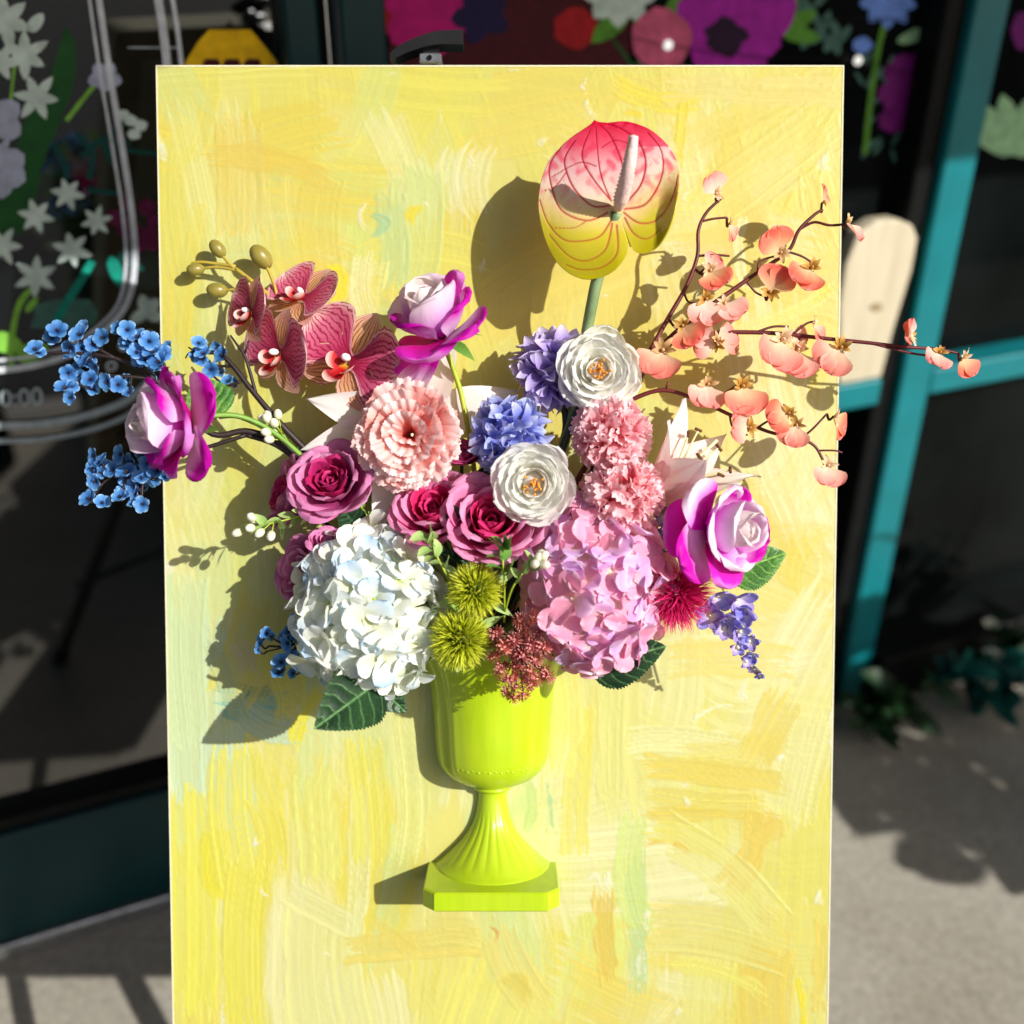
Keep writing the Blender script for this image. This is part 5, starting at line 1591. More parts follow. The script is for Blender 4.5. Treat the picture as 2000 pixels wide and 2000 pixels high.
# ================================================================== blue blossom sprays on black twigs
def blue_floret_variants(k=4):
    out = []
    rn = random.Random(5)
    for i in range(k):
        mb = MB()
        for j in range(5):
            mb.add(*petal_data(L=1.0, W=.52, prof=prof_round, a0=.9, a1=1.45 + rn.uniform(-.2, .2), r0=.05, cup=.5, ns=5, nt=5, th=j * 1.2566 + rn.uniform(-.1, .1), rnd=rn, ruffle=.06, rk=1.3))
        out.append(mb)
    return out
BLUE_ME = [mb.mesh('blossom', M_BLUE) for mb in blue_floret_variants()]
STAM = MB()
for j in range(5):
    a = j * 1.2566
    STAM.add(*tube_data([Vector((0, 0, -.3)), Vector((.16 * math.cos(a), .16 * math.sin(a), .38))], .035, 4))
STAM_ME = STAM.mesh('stamen', M_TWIG)
def blue_spray(label, root_px, twigs, blooms, seed, group=None):
    root = thing('blue_blossom_spray', label, 'flower', frame(P(*root_px), cdir(0, 0, 1)), group)
    rn = random.Random(seed)
    for pts, r0, r1 in twigs:
        stem_to(root, pts, S(r0), S(r1), M_TWIG, 'twig')
    inv = root.matrix_world.inverted()
    allp = []
    for pts, r0, r1 in twigs:
        allp += smooth_path([P(*q) for q in pts], 8)
    dense = []
    for (px, py, w, rr) in blooms:
        dense.append((px, py, w, rr * .88))
        for _k in range(1 + int(rn.random() < .35)):
            dense.append((px + rn.uniform(-24, 24), py + rn.uniform(-20, 20), w - rn.uniform(.002, .012), rr * rn.uniform(.6, .8)))
    for (px, py, w, rr) in dense:
        fc = cdir(rn.uniform(-.6, .35), rn.uniform(-.25, .7), rn.uniform(.45, 1))
        pos = P(px, py, w)
        m = inv @ frame(pos, fc, rn.uniform(0, 6)) @ Matrix.Scale(S(rr, w), 4)
        b_ = link('blossom', rn.choice(BLUE_ME), root, m)
        link('stamen', STAM_ME, b_, Matrix.Identity(4))
        near = min(allp, key=lambda q: (q - pos).length)
        if (near - pos).length > .004:
            tube_obj('pedicel', [near, (near + pos) * .5 - V * .003, pos], S(2), S(1.6), M_TWIG, root, 5, 4)
    # bare twiglet tips with tiny nubs
    return root
tw1 = [([(640, 930, .05), (598, 880, .055), (545, 825, .06), (490, 760, .06), (455, 715, .06), (425, 690, .06), (380, 690, .06)], 7, 3.5),
       ([(500, 770, .06), (480, 700, .06), (462, 672, .06), (450, 655, .06)], 3.5, 1.6), ([(478, 690, .06), (486, 665, .06)], 2.5, 1.2), ([(470, 745, .06), (440, 752, .06), (410, 728, .06)], 3, 2),
       ([(455, 715, .06), (435, 715, .06), (400, 712, .06)], 3, 2), ([(395, 695, .06), (372, 688, .062), (362, 700, .062)], 2, 1.2), ([(385, 690, .06), (368, 678, .062)], 2, 1.2)]
blue_spray('blue blossoms on a black twig above the hanging rose leaf', (600, 880, .05), tw1,
           [(388, 672, .066, 20), (398, 692, .066, 22), (436, 695, .064, 22), (413, 722, .068, 21), (446, 746, .062, 18), (392, 705, .06, 18)], 11)
tw2 = [([(600, 905, .05), (540, 862, .055), (480, 842, .06), (415, 848, .065), (350, 790, .07), (290, 730, .075), (225, 700, .08), (150, 690, .08), (80, 690, .08)], 7, 2.5),
       ([(300, 740, .075), (240, 735, .08), (180, 735, .08), (135, 755, .08)], 3.5, 2), ([(330, 765, .07), (315, 700, .075), (265, 665, .08), (248, 640, .08)], 3.5, 2),
       ([(225, 700, .08), (160, 665, .082), (110, 650, .082), (82, 650, .08)], 3, 1.5)]
blue_spray('long blue blossom spray reaching past the canvas edge over the opening hours', (600, 905, .05), tw2,
           [(70, 684, .085, 24), (113, 648, .088, 26), (158, 655, .088, 27), (203, 660, .084, 24), (140, 680, .08, 22), (250, 645, .085, 24), (270, 660, .086, 24), (292, 668, .085, 26), (300, 690, .088, 26),
            (268, 690, .085, 24), (312, 708, .085, 27), (285, 705, .082, 24), (172, 705, .085, 25), (190, 715, .082, 22), (134, 728, .08, 22), (128, 760, .086, 26), (178, 742, .082, 22), (212, 745, .082, 24),
            (232, 752, .08, 22), (320, 690, .082, 22), (250, 668, .08, 22), (306, 722, .08, 20)], 12)
tw3 = [([(480, 850, .06), (400, 875, .065), (330, 895, .07), (270, 905, .075), (215, 915, .078)], 4, 2.5), ([(300, 900, .072), (280, 940, .078), (278, 980, .08)], 2.5, 1.6),
       ([(250, 908, .076), (205, 940, .08), (180, 975, .08)], 2.5, 1.6), ([(262, 908, .076), (245, 940, .08), (238, 970, .08)], 2.2, 1.5), ([(600, 915, .05), (540, 870, .055), (480, 850, .06)], 5, 4)]
blue_spray('lower blue blossom spray drooping under the hanging magenta rose', (600, 915, .05), tw3,
           [(200, 905, .082, 26), (185, 918, .08, 22), (240, 888, .082, 26), (248, 925, .084, 26), (188, 940, .084, 22), (176, 976, .084, 25), (236, 972, .084, 21), (280, 985, .084, 22), (276, 935, .082, 24),
            (308, 920, .082, 24), (262, 950, .08, 20), (222, 920, .08, 22), (290, 905, .078, 22), (268, 965, .08, 18)], 13)
tw4 = [([(760, 1230, .04), (660, 1235, .06), (600, 1250, .07), (560, 1262, .07), (525, 1262, .07)], 4, 2), ([(560, 1262, .07), (535, 1248, .072), (520, 1238, .072)], 2.2, 1.4), ([(580, 1258, .07), (565, 1285, .07), (555, 1300, .07)], 2.2, 1.4),
       ([(560, 1262, .07), (540, 1268, .072), (522, 1272, .072)], 2, 1.2), ([(600, 1250, .07), (590, 1285, .07), (590, 1305, .07)], 2.2, 1.4)]
blue_spray('small deep blue blossom sprig poking out behind the white hydrangea', (640, 1240, .05), tw4,
           [(522, 1238, .074, 17), (510, 1258, .074, 14), (565, 1255, .074, 24), (585, 1240, .07, 22), (550, 1295, .074, 24), (572, 1285, .072, 22), (593, 1300, .072, 20), (578, 1215, .06, 22), (600, 1270, .07, 22)], 14)

# ================================================================== coral orchid sprays (oncidium) on maroon stems
def coral_variants(k=5):
    out = []
    rn = random.Random(8)
    for i in range(k):
        mb = MB()
        for th in (-.42, .42):
            mb.add(*petal_data(L=1.0, W=.62, prof=prof_round, a0=1.1, a1=1.5 + rn.uniform(-.25, .3), r0=.06, cup=.5, ns=8, nt=8, th=-math.pi / 2 + th * rn.uniform(.7, 1.1), rnd=rn, ruffle=.07, rk=1.4, notch=.12))
        out.append(mb.mesh('lip_petal', M_CORAL))
    return out
CORAL_ME = coral_variants()
def coral_sep():
    out = []
    rn = random.Random(18)
    for i in range(4):
        mb = MB()
        for j, a in enumerate((.3, 1.2, 2.0, 2.9, 3.6)):
            mb.add(*petal_data(L=rn.uniform(.34, .55), W=.10, prof=prof_leaf, a0=.7, a1=1.5 + rn.uniform(-.4, .3), r0=.03, cup=.6, ns=5, nt=4, th=a + rn.uniform(-.2, .2), rnd=rn, twist=rn.uniform(-.5, .5)))
        mb.add(*ball_data((0, 0, .1), .07, .07, .12, 6, 4))
        out.append(mb.mesh('sepals', M_GOLD))
    return out
CORAL_SEP = coral_sep()
def coral_spray(label, root_px, stems, blooms, seed):
    root = thing('coral_spray', label, 'flower', frame(P(*root_px), cdir(0, 0, 1)))
    inv = root.matrix_world.inverted()
    rn = random.Random(seed)
    allp = []
    for pts, r0, r1 in stems:
        stem_to(root, pts, S(r0), S(r1), M_MAROON, 'stem')
        allp += smooth_path([P(*q) for q in pts], 8)
    for (px, py, w, rr, ang, tilt) in blooms:
        # ang: picture direction the lip hangs towards (degrees, 0 = right, 90 = up); tilt: how far it turns edge-on
        fc = cdir(rn.uniform(-.25, .25) + .9 * tilt, rn.uniform(-.1, .35), 1.0 - .6 * abs(tilt))
        a = math.radians(ang)
        rollm = a + math.pi / 2
        pos = P(px, py, w)
        # blossom centre sits at the throat, lip hangs from it
        thr = pos - (U * math.cos(a) + V * math.sin(a)) * S(rr, w) * .45
        m = inv @ frame(thr, fc, rollm) @ Matrix.Scale(S(rr, w), 4)
        bl = link('blossom', rn.choice(CORAL_SEP), root, m)
        link('lip', rn.choice(CORAL_ME), bl, Matrix.Identity(4))
        near = min(allp, key=lambda q: (q - thr).length)
        if (near - thr).length > .003:
            tube_obj('pedicel', [near, (near + thr) * .5 - V * .004 - N * .003, thr - N * .001], S(2.6), S(2.2), M_MAROON, root, 5, 5)
    return root
W_ = .052
coral_spray('coral orchid spray rising beside the anthurium, curling twig at its top', (1245, 740, .05),
    [([(985, 1220, .05), (1060, 1060, .05), (1150, 900, .05), (1215, 795, .05), (1262, 700, W_), (1300, 630, W_), (1340, 560, W_), (1362, 500, W_), (1364, 450, W_), (1380, 415, W_), (1408, 388, W_)], 6, 2.5),
     ([(1372, 432, W_), (1395, 427, W_), (1420, 425, W_)], 2.2, 2), ([(1362, 500, W_), (1395, 498, W_), (1425, 500, W_)], 2.4, 2), ([(1335, 565, W_), (1345, 590, W_), (1375, 592, W_)], 2.2, 1.8)],
    [(1388, 362, W_, 40, 118, .6), (1428, 452, W_, 34, -70, .8), (1398, 548, .058, 46, -60, 0), (1378, 608, .062, 52, -90, 0), (1428, 610, .06, 46, -50, .1), (1392, 515, .055, 34, 30, .5), (1345, 655, .062, 46, -60, -.2)], 31)
coral_spray('coral orchid spray slanting up to the canvas corner, forked at its tip', (1390, 595, .052),
    [([(1262, 705, W_), (1330, 640, W_), (1392, 594, W_), (1440, 560, W_), (1490, 525, W_), (1540, 490, W_), (1560, 450, .055), (1590, 420, .055), (1606, 410, .055)], 5, 2.5), ([(1563, 447, .055), (1590, 434, .057), (1620, 440, .06), (1650, 438, .062)], 2.6, 2.2),
     ([(1540, 492, W_), (1565, 500, W_), (1585, 512, W_)], 2.2, 2), ([(1480, 533, W_), (1485, 510, W_), (1515, 500, W_), (1530, 495, W_)], 2.2, 1.6), ([(1458, 548, W_), (1475, 570, W_), (1495, 580, W_)], 2.2, 1.8)],
    [(1512, 474, .056, 50, 120, .3), (1515, 550, .058, 54, 62, -.1), (1570, 545, .06, 54, -125, 0), (1610, 380, .056, 34, 75, .9), (1656, 455, .066, 46, -80, .95)], 32)
coral_spray('long coral orchid spray running level past the canvas edge over the teal bar', (1245, 735, .05),
    [([(1225, 790, .05), (1262, 720, .052), (1320, 665, .055), (1385, 651, .057), (1500, 650, .06), (1620, 662, .064), (1700, 670, .067), (1770, 678, .07), (1830, 682, .07), (1872, 690, .07)], 5, 2.4), ([(1480, 648, .06), (1510, 638, .06), (1540, 638, .06)], 2.4, 2),
     ([(1550, 652, .062), (1575, 632, .062), (1592, 628, .062)], 2.2, 1.8), ([(1700, 670, .067), (1780, 690, .07), (1825, 695, .07)], 2.4, 2)],
    [(1285, 712, .066, 62, -110, -.2), (1420, 665, .062, 46, 0, .3), (1512, 690, .066, 66, -118, 0), (1552, 712, .062, 60, -100, .1), (1625, 700, .068, 58, -130, -.1), (1770, 645, .075, 38, 110, .7), (1762, 655, .07, 34, 170, .5), (1825, 705, .075, 40, -120, .2),
     (1884, 716, .074, 40, -80, .3), (1380, 670, .06, 44, 170, -.3), (1590, 648, .062, 36, -80, .7), (1560, 660, .06, 34, -20, .3)], 33)
coral_spray('low coral orchid spray arching down beside the blush lily', (1235, 780, .05),
    [([(1075, 1060, .05), (1150, 930, .05), (1212, 800, .05), (1240, 778, .052), (1296, 762, .054), (1360, 780, .055), (1430, 812, .057), (1500, 843, .058), (1560, 856, .06), (1592, 872, .06), (1610, 905, .06)], 5, 2.4), ([(1300, 762, .054), (1306, 745, .056)], 2, 2), ([(1350, 775, .055), (1380, 758, .058), (1392, 745, .058)], 2.2, 1.8),
     ([(1385, 786, .056), (1420, 765, .058), (1440, 752, .058)], 2.2, 1.8), ([(1425, 810, .057), (1432, 835, .058), (1460, 850, .058)], 2.2, 1.8), ([(1480, 835, .058), (1505, 820, .06), (1535, 812, .06)], 2.2, 1.8), ([(1565, 857, .06), (1590, 835, .062), (1615, 808, .062)], 2.2, 1.8), ([(1600, 880, .06), (1630, 880, .062), (1645, 884, .062)], 1.8, 1.5)],
    [(1378, 775, .06, 52, -100, 0), (1448, 782, .062, 60, -90, 0), (1440, 832, .062, 50, 170, .1), (1520, 815, .064, 46, -160, .1), (1548, 848, .064, 44, -110, .1), (1640, 830, .066, 46, -55, .8), (1612, 930, .066, 46, -100, .1)], 34)

# ================================================================== leaves with serrated edge and veins
def vein_leaf_mat(name, base_lo, base_hi, veinc):
    m_ = mat_vcol(name, rough=.42, trans=.15, spec=.4, bump=.2, bscale=350, net=230.0)
    m_['cols'] = 1
    return m_, (lin(*base_lo), lin(*base_hi), lin(*veinc))
def serrated_leaf(parent_label, base_px, tip_px, width_px, w0, w1, cols, mat, name='leaf', parent=None, fold=.25, teeth=24, bend=.0, nv=6, roll=0.0, cat='leaf', group=None, facing=None):
    b_, t_ = P(*base_px, w0), P(*tip_px, w1)
    ax = t_ - b_
    L = ax.length
    ax.normalize()
    nn = (CAM - b_) if facing is None else cdir(*facing)
    nn = (nn - ax * nn.dot(ax)).normalized()
    side = ax.cross(nn)
    W = S(width_px, w0) / 2
    ns, nt = (100, 56) if width_px > 70 else (48, 24)
    vs_, cs_, fs_ = [], [], []
    lo, hi, vc = cols
    for i in range(ns + 1):
        s = i / ns
        pr = (math.sin(math.pi * min(1, s) ** .62) ** .85) * (1 if s < .98 else .6)
        tooth_ = 1 + .05 * ((s * teeth) % 1.0 - .5) * 2
        for j in range(nt + 1):
            q = -1 + 2 * j / nt
            hw = W * pr * (tooth_ if abs(q) > .85 else 1)
            y = hw * q
            # side veins run forward
            ph = s - .26 * abs(q) ** 1.5 * pr + .012 * math.sin(9 * q + 5 * s)
            vfr = (ph * nv) % 1.0
            dv = min(vfr, 1 - vfr) / nv * L
            dmid = abs(y)
            # net of fine veins
            fine = abs(math.sin(ph * nv * 3.1416 * 3.0 + q * 4)) * abs(math.sin(q * 14 + ph * 9))
            quilt = .0007 * math.sin(math.pi * vfr) * (1 - abs(q) ** 3)
            z = fold * abs(y) + quilt - .0006 * math.exp(-(dmid / .0008) ** 2) + bend * L * (s * (1 - s)) - .12 * fold * (y * y) / max(W, 1e-5)
            p = b_ + ax * (s * L) + side * y + nn * z
            vs_.append(p)
            k = max(math.exp(-(dmid / .0009) ** 2), .55 * math.exp(-(dv / .0008) ** 2), .0)
            cb = lo + (hi - lo) * (.5 + .5 * math.sin(7 * s + 3 * q))
            cs_.append(np.append(cb * (1 - k) + vc * k, 1.0))
    m_ = nt + 1
    for i in range(ns):
        for j in range(nt):
            fs_.append((i * m_ + j, i * m_ + j + 1, (i + 1) * m_ + j + 1, (i + 1) * m_ + j))
    if parent is None:
        root = thing(name, parent_label, cat, frame(b_, nn), group)
    else:
        root = parent
    inv = root.matrix_world.inverted()
    me_ = MB().add([tuple(inv @ p) for p in vs_], fs_).mesh('blade', mat)
    ca_ = me_.color_attributes.new('paint', 'FLOAT_COLOR', 'POINT')
    ca_.data.foreach_set('color', np.array(cs_, dtype=np.float32).ravel())
    link('blade' if parent is None else 'leaf', me_, root)
    return root, b_
M_VL, COLS_D = vein_leaf_mat('veined_dark_leaf', (18, 44, 22), (30, 62, 30), (92, 134, 84))
_, COLS_R = vein_leaf_mat('veined_rose_leaf', (48, 98, 34), (78, 128, 48), (130, 174, 90))
_, COLS_K = vein_leaf_mat('veined_night_leaf', (20, 40, 26), (28, 56, 34), (52, 86, 52))
def leaf_thing(label, base, tip, width, w0, w1, cols, stem, **kw):
    r_, b_ = serrated_leaf(label, base, tip, width, w0, w1, cols, M_VL, name='leaf', **kw)
    stem_to(r_, stem, S(3.5), S(3), M_STEMG, 'stalk')
    return r_
leaf_thing('dark green veined leaf hanging below the white hydrangea', (735, 1335), (613, 1424), 128, .10, .155, COLS_D, [(735, 1335, .10), (830, 1290, .06), (930, 1245, .05)], fold=.22, bend=.05)
leaf_thing('dark green leaf tucked flat under the white hydrangea, half shaded', (715, 1320), (795, 1392), 80, .07, .07, COLS_D, [(715, 1320, .07), (830, 1285, .05), (930, 1245, .05)], fold=.2)
leaf_thing('dark green veined leaf hanging below the pink hydrangea', (1150, 1302), (1302, 1262), 112, .085, .095, COLS_D, [(1150, 1302, .085), (1060, 1275, .06), (975, 1245, .05)], fold=.18, bend=.04)
leaf_thing('mid green serrated leaf under the right magenta rose', (1420, 1120), (1536, 1080), 96, .075, .07, COLS_R, [(1420, 1120, .075), (1200, 1180, .05), (970, 1245, .05)], fold=.25)
leaf_thing('bright green serrated leaf beside the hanging magenta rose', (428, 815), (380, 735), 96, .082, .08, COLS_R, [(428, 815, .082), (470, 816, .074), (540, 850, .063)], fold=.2, facing=(.25, .15, 1))
# dark leaves filling the heart of the bouquet
k_ = 0
for (bx, by, tx, ty, wd, w0, w1, lab) in (
        (930, 1120, 855, 1075, 60, .085, .10, 'dark leaf above the upper green dianthus ball'), (920, 1110, 985, 1065, 60, .08, .10, 'dark leaf under the cerise rose tucked by the ranunculus'),
        (900, 1040, 882, 985, 62, .095, .105, 'dark leaf standing between the two cerise roses'), (700, 1030, 660, 985, 60, .06, .08, 'dark leaf below the mauve rose and white sprig'),
        (760, 1000, 725, 955, 54, .05, .06, 'dark leaf in the gap below the pale carnation'), (1260, 1080, 1275, 1010, 60, .05, .07, 'dark leaf behind the pink hydrangea and magenta rose'),
        (945, 950, 955, 905, 56, .06, .08, 'dark leaf behind the lower ranunculus and blue hyacinth'), (1240, 880, 1262, 830, 40, .06, .06, 'slim dark leaf between the two pink pompons'),
        (980, 1110, 900, 1095, 40, .10, .12, 'narrow dark leaf lying across the bouquet centre'), (1235, 900, 1262, 885, 30, .07, .07, 'little dark leaf beside the lower pink pompon')):
    leaf_thing(lab, (bx, by), (tx, ty), wd, w0, w1, COLS_K, [(bx, by, w0), ((bx + 955) / 2, (by + 1240) / 2, .05), (955, 1240, .05)], fold=.25)

# ================================================================== boxwood-like sprigs, white sprig
def sprig(label, name, path, nleaf, L, Wd, mat, seed, tipmat=None, ntip=0, w=.11, stemmat=None, stem_r=2.2):
    root = thing(name, label, 'sprig', frame(P(*path[0]), cdir(0, 0, 1)))
    inv = root.matrix_world.inverted()
    rn = random.Random(seed)
    sp = smooth_path([P(*p) for p in path], 8)
    tube_obj('stem', [P(*p) for p in path], S(stem_r, w), S(stem_r * .6, w), stemmat or M_STEML, root)
    n0 = int(len(sp) * .35)
    for i in range(nleaf):
        p = sp[min(len(sp) - 1, n0 + int((len(sp) - 1 - n0) * (i + 1) / nleaf))]
        tdir = (sp[-1] - sp[n0]).normalized()
        a = (i % 2) * math.pi + rn.uniform(-.6, .6) + (i // 2) * .9
        side = (U * math.cos(a) + V * math.sin(a) * .8 + N * rn.uniform(-.1, .7))
        d = (tdir * .7 + side * .75).normalized()
        m = inv @ frame(p, d, rn.uniform(-1, 1), up=N)
        petal_obj(root, mat, 'leaf', L=S(L, w) * rn.uniform(.75, 1.1), W=S(Wd, w), prof=prof_leaf, a0=.25, a1=.6, cup=.6, ns=6, nt=4, rnd=rn, matrix=m)
    for i in range(ntip):
        p = sp[-1 - int(rn.uniform(0, len(sp) * .3))]
        d = ((sp[-1] - sp[0]).normalized() * .8 + U * rn.uniform(-.7, .7) + V * rn.uniform(-.7, .7) + N * rn.uniform(-.1, .6)).normalized()
        e = p + d * S(rn.uniform(18, 40), w)
        pd = tube_obj('pedicel', [p, e], S(1.6, w), S(1.2, w), stemmat or M_STEML, root, 5, 2)
        m = inv @ frame(e, d)
        v_, f_, u_ = ball_data((0, 0, S(7, w)), S(9, w), S(9, w), S(12, w), 8, 6)
        MB().add(v_, f_, u_).obj('bud', tipmat, root, matrix=m)
    return root
sprig('green sprig of round leaves over the white hydrangea top', 'leafy_sprig', [(900, 1180, .09), (868, 1115, .115), (845, 1070, .12), (838, 1045, .125)], 11, 42, 13, M_LEAFL, 91)
sprig('green sprig with small leaves and cream buds left of the pink hydrangea', 'leafy_sprig', [(985, 1215, .09), (985, 1140, .125), (982, 1090, .13), (985, 1065, .13)], 8, 46, 15, M_LEAFS, 92)
sprig('thin cream budded sprig leaning onto the pink hydrangea', 'leafy_sprig', [(985, 1200, .10), (1000, 1150, .13), (1025, 1115, .135), (1040, 1105, .135)], 7, 34, 11, M_LEAFL, 93, M_CREAM, 6)
sprig('white flowering sprig sticking out left above the pink cabbage rose', 'leafy_sprig', [(700, 1000, .05), (640, 995, .07), (560, 1015, .085), (505, 1028, .09)], 12, 44, 10, M_LEAFL, 94, M_CREAM, 6)
sprig('fine green filler sprig with tiny cream buds beside the mauve rose', 'leafy_sprig', [(800, 1100, .05), (745, 1040, .055), (715, 1005, .06), (700, 985, .06)], 10, 26, 6, M_LEAFS, 95, M_CREAM, 9)
sprig('tiny white budded filler twig where the black twig meets the rose stem', 'leafy_sprig', [(640, 930, .045), (600, 890, .05), (565, 862, .055), (548, 845, .06)], 5, 22, 8, M_LEAFL, 96, M_CREAM, 8)

# ================================================================== pink sedum cluster
def sedum():
    root = thing('sedum_cluster', 'cluster of tiny dusty pink starry heads drooping over the lime urn', 'flower', frame(P(1000, 1220, .11), cdir(0, -.2, 1)))
    inv = root.matrix_world.inverted()
    rn = random.Random(101)
    vs_ = []
    for i in range(4):
        mb = MB()
        for d in fib(34, -.25):
            m = dome_frame(d, rn, .15)
            v_, f_, u_ = petal_data(L=.66, W=.17, prof=prof_leaf, a0=.0, a1=.5, cup=.5, ns=3, nt=2, rnd=rn)
            m.translation = Vector(d) * .22
            mb.add([tuple(m @ Vector(q)) for q in v_], f_, u_)
        mb.add(*ball_data((0, 0, 0), .26, .26, .26, 8, 5))
        vs_.append(mb.mesh('flower_head', M_SEDUM))
    spots = [(968, 1236), (985, 1262), (1012, 1240), (1040, 1262), (1028, 1225), (1062, 1262), (1000, 1275), (965, 1278), (1020, 1280), (1045, 1288), (980, 1300), (1010, 1300), (1035, 1310), (1062, 1308), (978, 1312),
             (1000, 1322), (1025, 1322), (1048, 1326), (984, 1328), (1008, 1340), (990, 1352), (1022, 1356), (1003, 1362), (1030, 1250), (1002, 1250), (1052, 1240), (975, 1255), (1015, 1212), (1040, 1205), (1036, 1336), (1056, 1278), (1070, 1320)]
    hub = P(1005, 1215, .10)
    mid_hub = P(1012, 1275, .098)
    for (x, y) in spots:
        w = .118 + rn.uniform(-.01, .012)
        p = P(x, y, w)
        m = inv @ frame(p, cdir(rn.uniform(-.4, .4), rn.uniform(-.6, .3), 1), rn.uniform(0, 6)) @ Matrix.Scale(S(rn.uniform(19, 24), w), 4)
        link('flower_head', rn.choice(vs_), root, m)
        tube_obj('stalk', [hub, (hub + mid_hub) * .5, mid_hub + (p - mid_hub) * .4 - N * .004, p - N * .004], S(1.6), S(1.4), M_STEMD, root, 4, 4)
    stem_to(root, [(1005, 1215, .10), (985, 1225, .07), (960, 1245, .05)], S(4), S(4), M_STEMD)
sedum()

# ================================================================== violet delphinium sprigs
def delph(label, path, florets, seed):
    root = thing('delphinium', label, 'flower', frame(P(*path[0]), cdir(0, 0, 1)))
    inv = root.matrix_world.inverted()
    rn = random.Random(seed)
    tube_obj('stem', [P(*p) for p in path], S(3), S(2), M_STEML, root)
    for (x, y, w, r_) in florets:
        m = inv @ frame(P(x, y, w), cdir(rn.uniform(-.5, .5), rn.uniform(-.8, -.1), rn.uniform(.5, 1)), rn.uniform(0, 6))
        fl = MB().add(*ball_data((0, 0, S(3)), S(4), S(4), S(5), 6, 4)).obj('floret', M_CREAM, root, matrix=m)
        for j in range(5):
            petal_obj(fl, M_DELPH, L=S(r_, w) * rn.uniform(.9, 1.1), W=S(r_, w) * .44, prof=prof_round, a0=.9, a1=.5 + rn.uniform(-.2, .7), r0=S(2), cup=.8, ns=6, nt=5, th=j * 1.2566, rnd=rn, ruffle=S(3))
delph('violet delphinium sprig trailing below the right magenta rose', [(985, 1240, .05), (1200, 1170, .05), (1380, 1130, .07), (1430, 1190, .08), (1455, 1240, .08), (1475, 1310, .08)],
      [(1400, 1160, .085, 38), (1438, 1168, .086, 42), (1388, 1200, .084, 34), (1426, 1198, .088, 40), (1456, 1190, .084, 34), (1415, 1222, .082, 30), (1445, 1232, .084, 24), (1462, 1250, .084, 22), (1440, 1262, .084, 20), (1468, 1275, .084, 20), (1455, 1290, .084, 18), (1475, 1302, .084, 16), (1484, 1315, .082, 12)], 111)
delph('violet delphinium peeking between the pink pompon and magenta rose', [(985, 1240, .05), (1180, 1130, .05), (1290, 1070, .055), (1298, 1010, .06)],
      [(1296, 1000, .065, 28), (1306, 1030, .065, 26), (1294, 1050, .063, 26), (1290, 985, .06, 22)], 112)
# ================================================================== shrub in a pot outside the picture: its leaves shade the pavement on the right
def potted_shrub():
    base = Vector((1.92, 0.70, 0))
    root = thing('potted_shrub', 'leafy shrub in a round black pot shading the pavement', 'plant', Matrix.Translation(base))
    prof = [(0.0, .002), (.13, .002), (.17, .30), (.18, .30), (.18, .33), (.155, .33), (.15, .28), (0.0, .28)]
    vs, fs = [], []
    ns = 28
    for r_, z in prof:
        for i in range(ns):
            a = 6.28319 * i / ns
            vs.append((r_ * math.cos(a), r_ * math.sin(a), z))
    for j in range(len(prof) - 1):
        for i in range(ns):
            i2 = (i + 1) % ns
            fs.append((j * ns + i, j * ns + i2, (j + 1) * ns + i2, (j + 1) * ns + i))
    MB().add(vs, fs).obj('pot', M_BLACK, root)
    rn = random.Random(5)
    ml = [MB().add(*petal_data(L=.12, W=.03, prof=prof_leaf, a0=.2, a1=.7, cup=.4, ns=6, nt=4, rnd=rn)).mesh('leaf', M_LEAFD) for _ in range(3)]
    for i in range(16):
        a = rn.uniform(0, 6.28)
        top = Vector((math.cos(a) * rn.uniform(.1, .42), math.sin(a) * rn.uniform(.1, .42), rn.uniform(.75, 1.45)))
        pth = smooth_path([Vector((math.cos(a) * .04, math.sin(a) * .04, .28)), top * .5 + Vector((0, 0, .2)), top], 8)
        MB().add(*tube_data(pth, [.007 - .005 * k / len(pth) for k in range(len(pth))], 6)).obj('branch', M_TWIG, root)
        for k in range(20):
            p = pth[rn.randrange(5, len(pth))]
            d = Vector((rn.uniform(-1, 1), rn.uniform(-1, 1), rn.uniform(-.4, .9))).normalized()
            m = frame(p, d, rn.uniform(0, 6), up=Vector((0, 0, 1)))
            link('leaf', rn.choice(ml), root, m @ Matrix.Scale(rn.uniform(.9, 1.7), 4))
potted_shrub()

# low planting at the foot of the window on the right
def low_plant(px, py, label, seed, n_, leafmat, flmat=None, h=.2, spread=.16):
    g_ = G(px, py)
    root = thing('low_plant', label, 'plant', Matrix.Translation(g_), 'plants at the foot of the window')
    rn = random.Random(seed)
    ml = [MB().add(*petal_data(L=.07, W=.018, prof=prof_leaf, a0=.2, a1=.9, cup=.4, ns=6, nt=4, rnd=rn)).mesh('leaf', leafmat) for _ in range(3)]
    for i in range(9):
        a = rn.uniform(0, 6.28)
        top = Vector((math.cos(a) * rn.uniform(.02, spread), math.sin(a) * rn.uniform(.02, spread * .6), rn.uniform(.4, 1) * h))
        pth = smooth_path([Vector((0, 0, 0)), top * .5 + Vector((0, 0, .03)), top], 6)
        MB().add(*tube_data(pth, [.003] * len(pth), 5)).obj('stem', M_STEMD, root)
        for k in range(n_):
            p = pth[rn.randrange(3, len(pth))]
            d = Vector((rn.uniform(-1, 1), rn.uniform(-1, .4), rn.uniform(-.2, .9))).normalized()
            link('leaf', rn.choice(ml), root, frame(p, d, rn.uniform(0, 6), up=Vector((0, 0, 1))) @ Matrix.Scale(rn.uniform(.7, 1.3), 4))
        if flmat and i % 2 == 0:
            for j in range(5):
                petal_obj(root, flmat, L=.022, W=.011, prof=prof_round, a0=.9, a1=1.4, cup=.5, ns=5, nt=4, th=j * 1.256, matrix=Matrix.Translation(top))
    return root
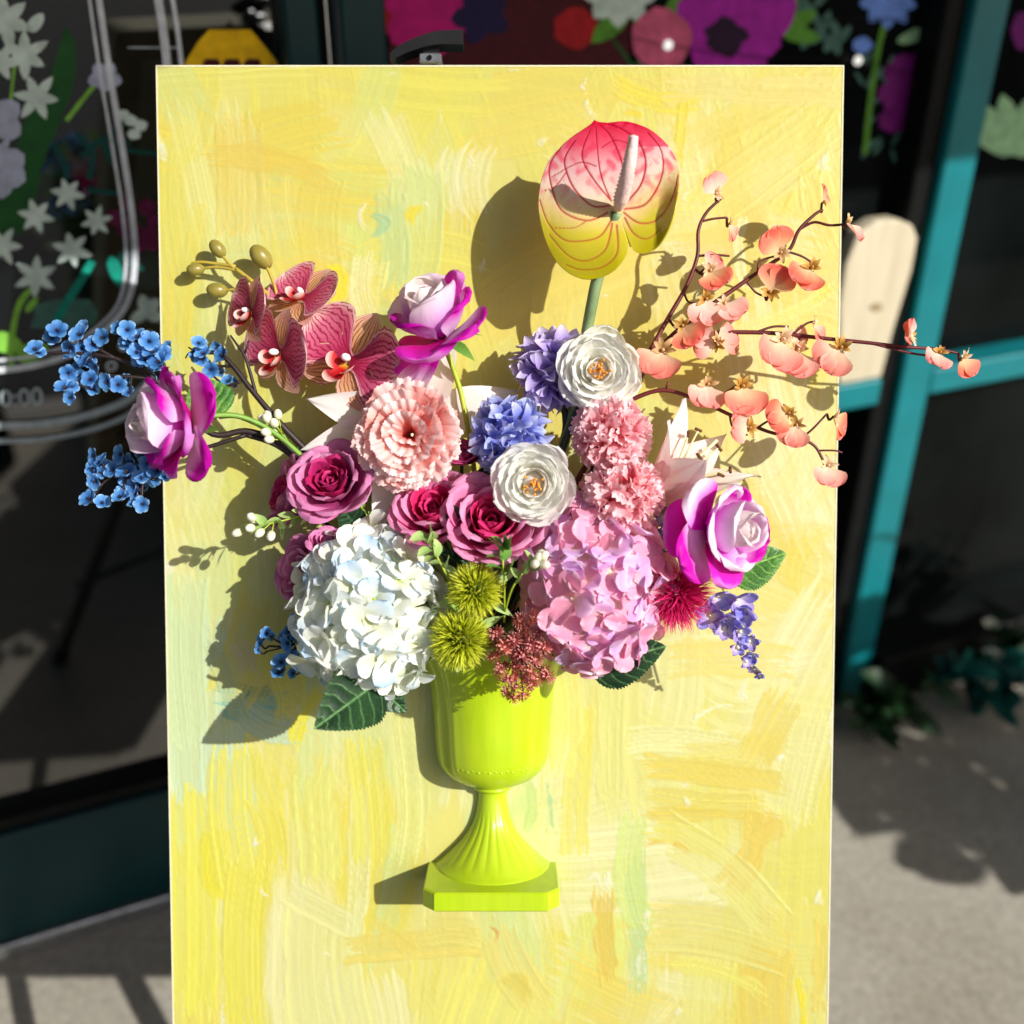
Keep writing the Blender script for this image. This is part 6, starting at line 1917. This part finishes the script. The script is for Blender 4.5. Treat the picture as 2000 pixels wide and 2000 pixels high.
low_plant(1905, 1395, 'low dark green plant with pale flowers at the foot of the window', 3, 7, mat_petal('teal_leaf', [(0, c(10, 60, 58)), (1, c(24, 110, 100))], trans=.2), M_CREAM, .16, .12)
low_plant(1700, 1425, 'low dark leafy plant at the foot of the black window post', 4, 6, M_LEAFD, None, .13, .12)
low_plant(1990, 1340, 'low dark leafy plant with cream flowers further along the window', 6, 7, M_LEAFD, M_CREAM, .18, .12)

# ------------------------------------------------------------------ unseen hedge planters added behind the photographer to shade pavement the door mirrors
def planter(base, rot, ln, hh, label, seed):
    root = thing('shade_hedge_planter', label, 'planter', Matrix.Translation(base) @ Matrix.Rotation(rot, 4, 'Z'), 'hedge planters added for shade')
    MB().add(*box_data(-ln / 2, ln / 2, -.16, .16, .002, .36, .008)).obj('trough', M_BLACK, root, smooth=False)
    MB().add(*box_data(-ln / 2 + .05, ln / 2 - .05, -.11, .11, .361, hh - .06, .03)).obj('hedge_core', M_LEAFD, root, smooth=False)
    rn = random.Random(seed)
    mb = MB()
    v0, f0, u0 = petal_data(L=.05, W=.014, prof=prof_leaf, a0=.2, a1=.6, cup=.3, ns=3, nt=2, rnd=rn)
    for i in range(900):
        p = Vector((rn.uniform(-ln / 2, ln / 2), rn.choice((-1, 1)) * rn.uniform(.08, .15), rn.uniform(.36, hh)))
        if rn.random() < .4:
            p = Vector((rn.uniform(-ln / 2, ln / 2), rn.uniform(-.14, .14), hh - rn.uniform(.02, .07)))
        m = frame(p, Vector((rn.uniform(-1, 1), rn.uniform(-1, 1), rn.uniform(-.3, 1))), rn.uniform(0, 6), up=Vector((0, 0, 1)))
        mb.add([tuple(m @ Vector(q)) for q in v0], f0, u0)
    tag(mb.obj('hedge_leaves', M_LEAFS, root), kind='stuff')
planter(Vector((0.62, -0.62, 0)), R(12), .80, .92, 'clipped box hedge planter added for shade, standing between the two other hedge planters', 1)
planter(Vector((-0.42, -0.86, 0)), R(12), .80, .92, 'clipped box hedge planter added for shade, furthest from the potted shrub', 2)
planter(Vector((1.55, -0.34, 0)), R(20), .70, .92, 'shorter clipped box hedge planter added for shade, next to the potted shrub', 3)

# ------------------------------------------------------------------ unseen folding board added so its slanted shadow crosses pavement mirrored in the door
def shade_folding_board(base, rot):
    M_ = Matrix.Translation(base) @ Matrix.Rotation(rot, 4, 'Z')
    root = thing('shade_folding_board', 'blank black folding board with a wooden frame, added for its shadow', 'board', M_)
    for sgn in (-1, 1):
        def q(x, z, t):
            y = sgn * (.20 - .17 * z / .78) + t * sgn
            return (x, y, z)
        for (x0, x1, z0, z1, t0, t1, nm, mt) in ((-.14, .14, .10, .76, -.004, .004, 'panel', M_BLACK), (-.165, -.14, .0, .78, -.012, .012, 'side_rail', M_PINE), (.14, .165, .0, .78, -.012, .012, 'side_rail', M_PINE),
                                                 (-.14, .14, .761, .79, -.012, .012, 'cross_rail', M_PINE), (-.14, .14, .06, .099, -.012, .012, 'cross_rail', M_PINE)):
            v, f, _ = box_data(x0, x1, t0, t1, z0, z1)
            MB().add([q(x, z, t) for x, t, z in v], f).obj(nm, mt, root, smooth=False)
shade_folding_board(Vector((0.34, -0.04, 0.001)), R(40))
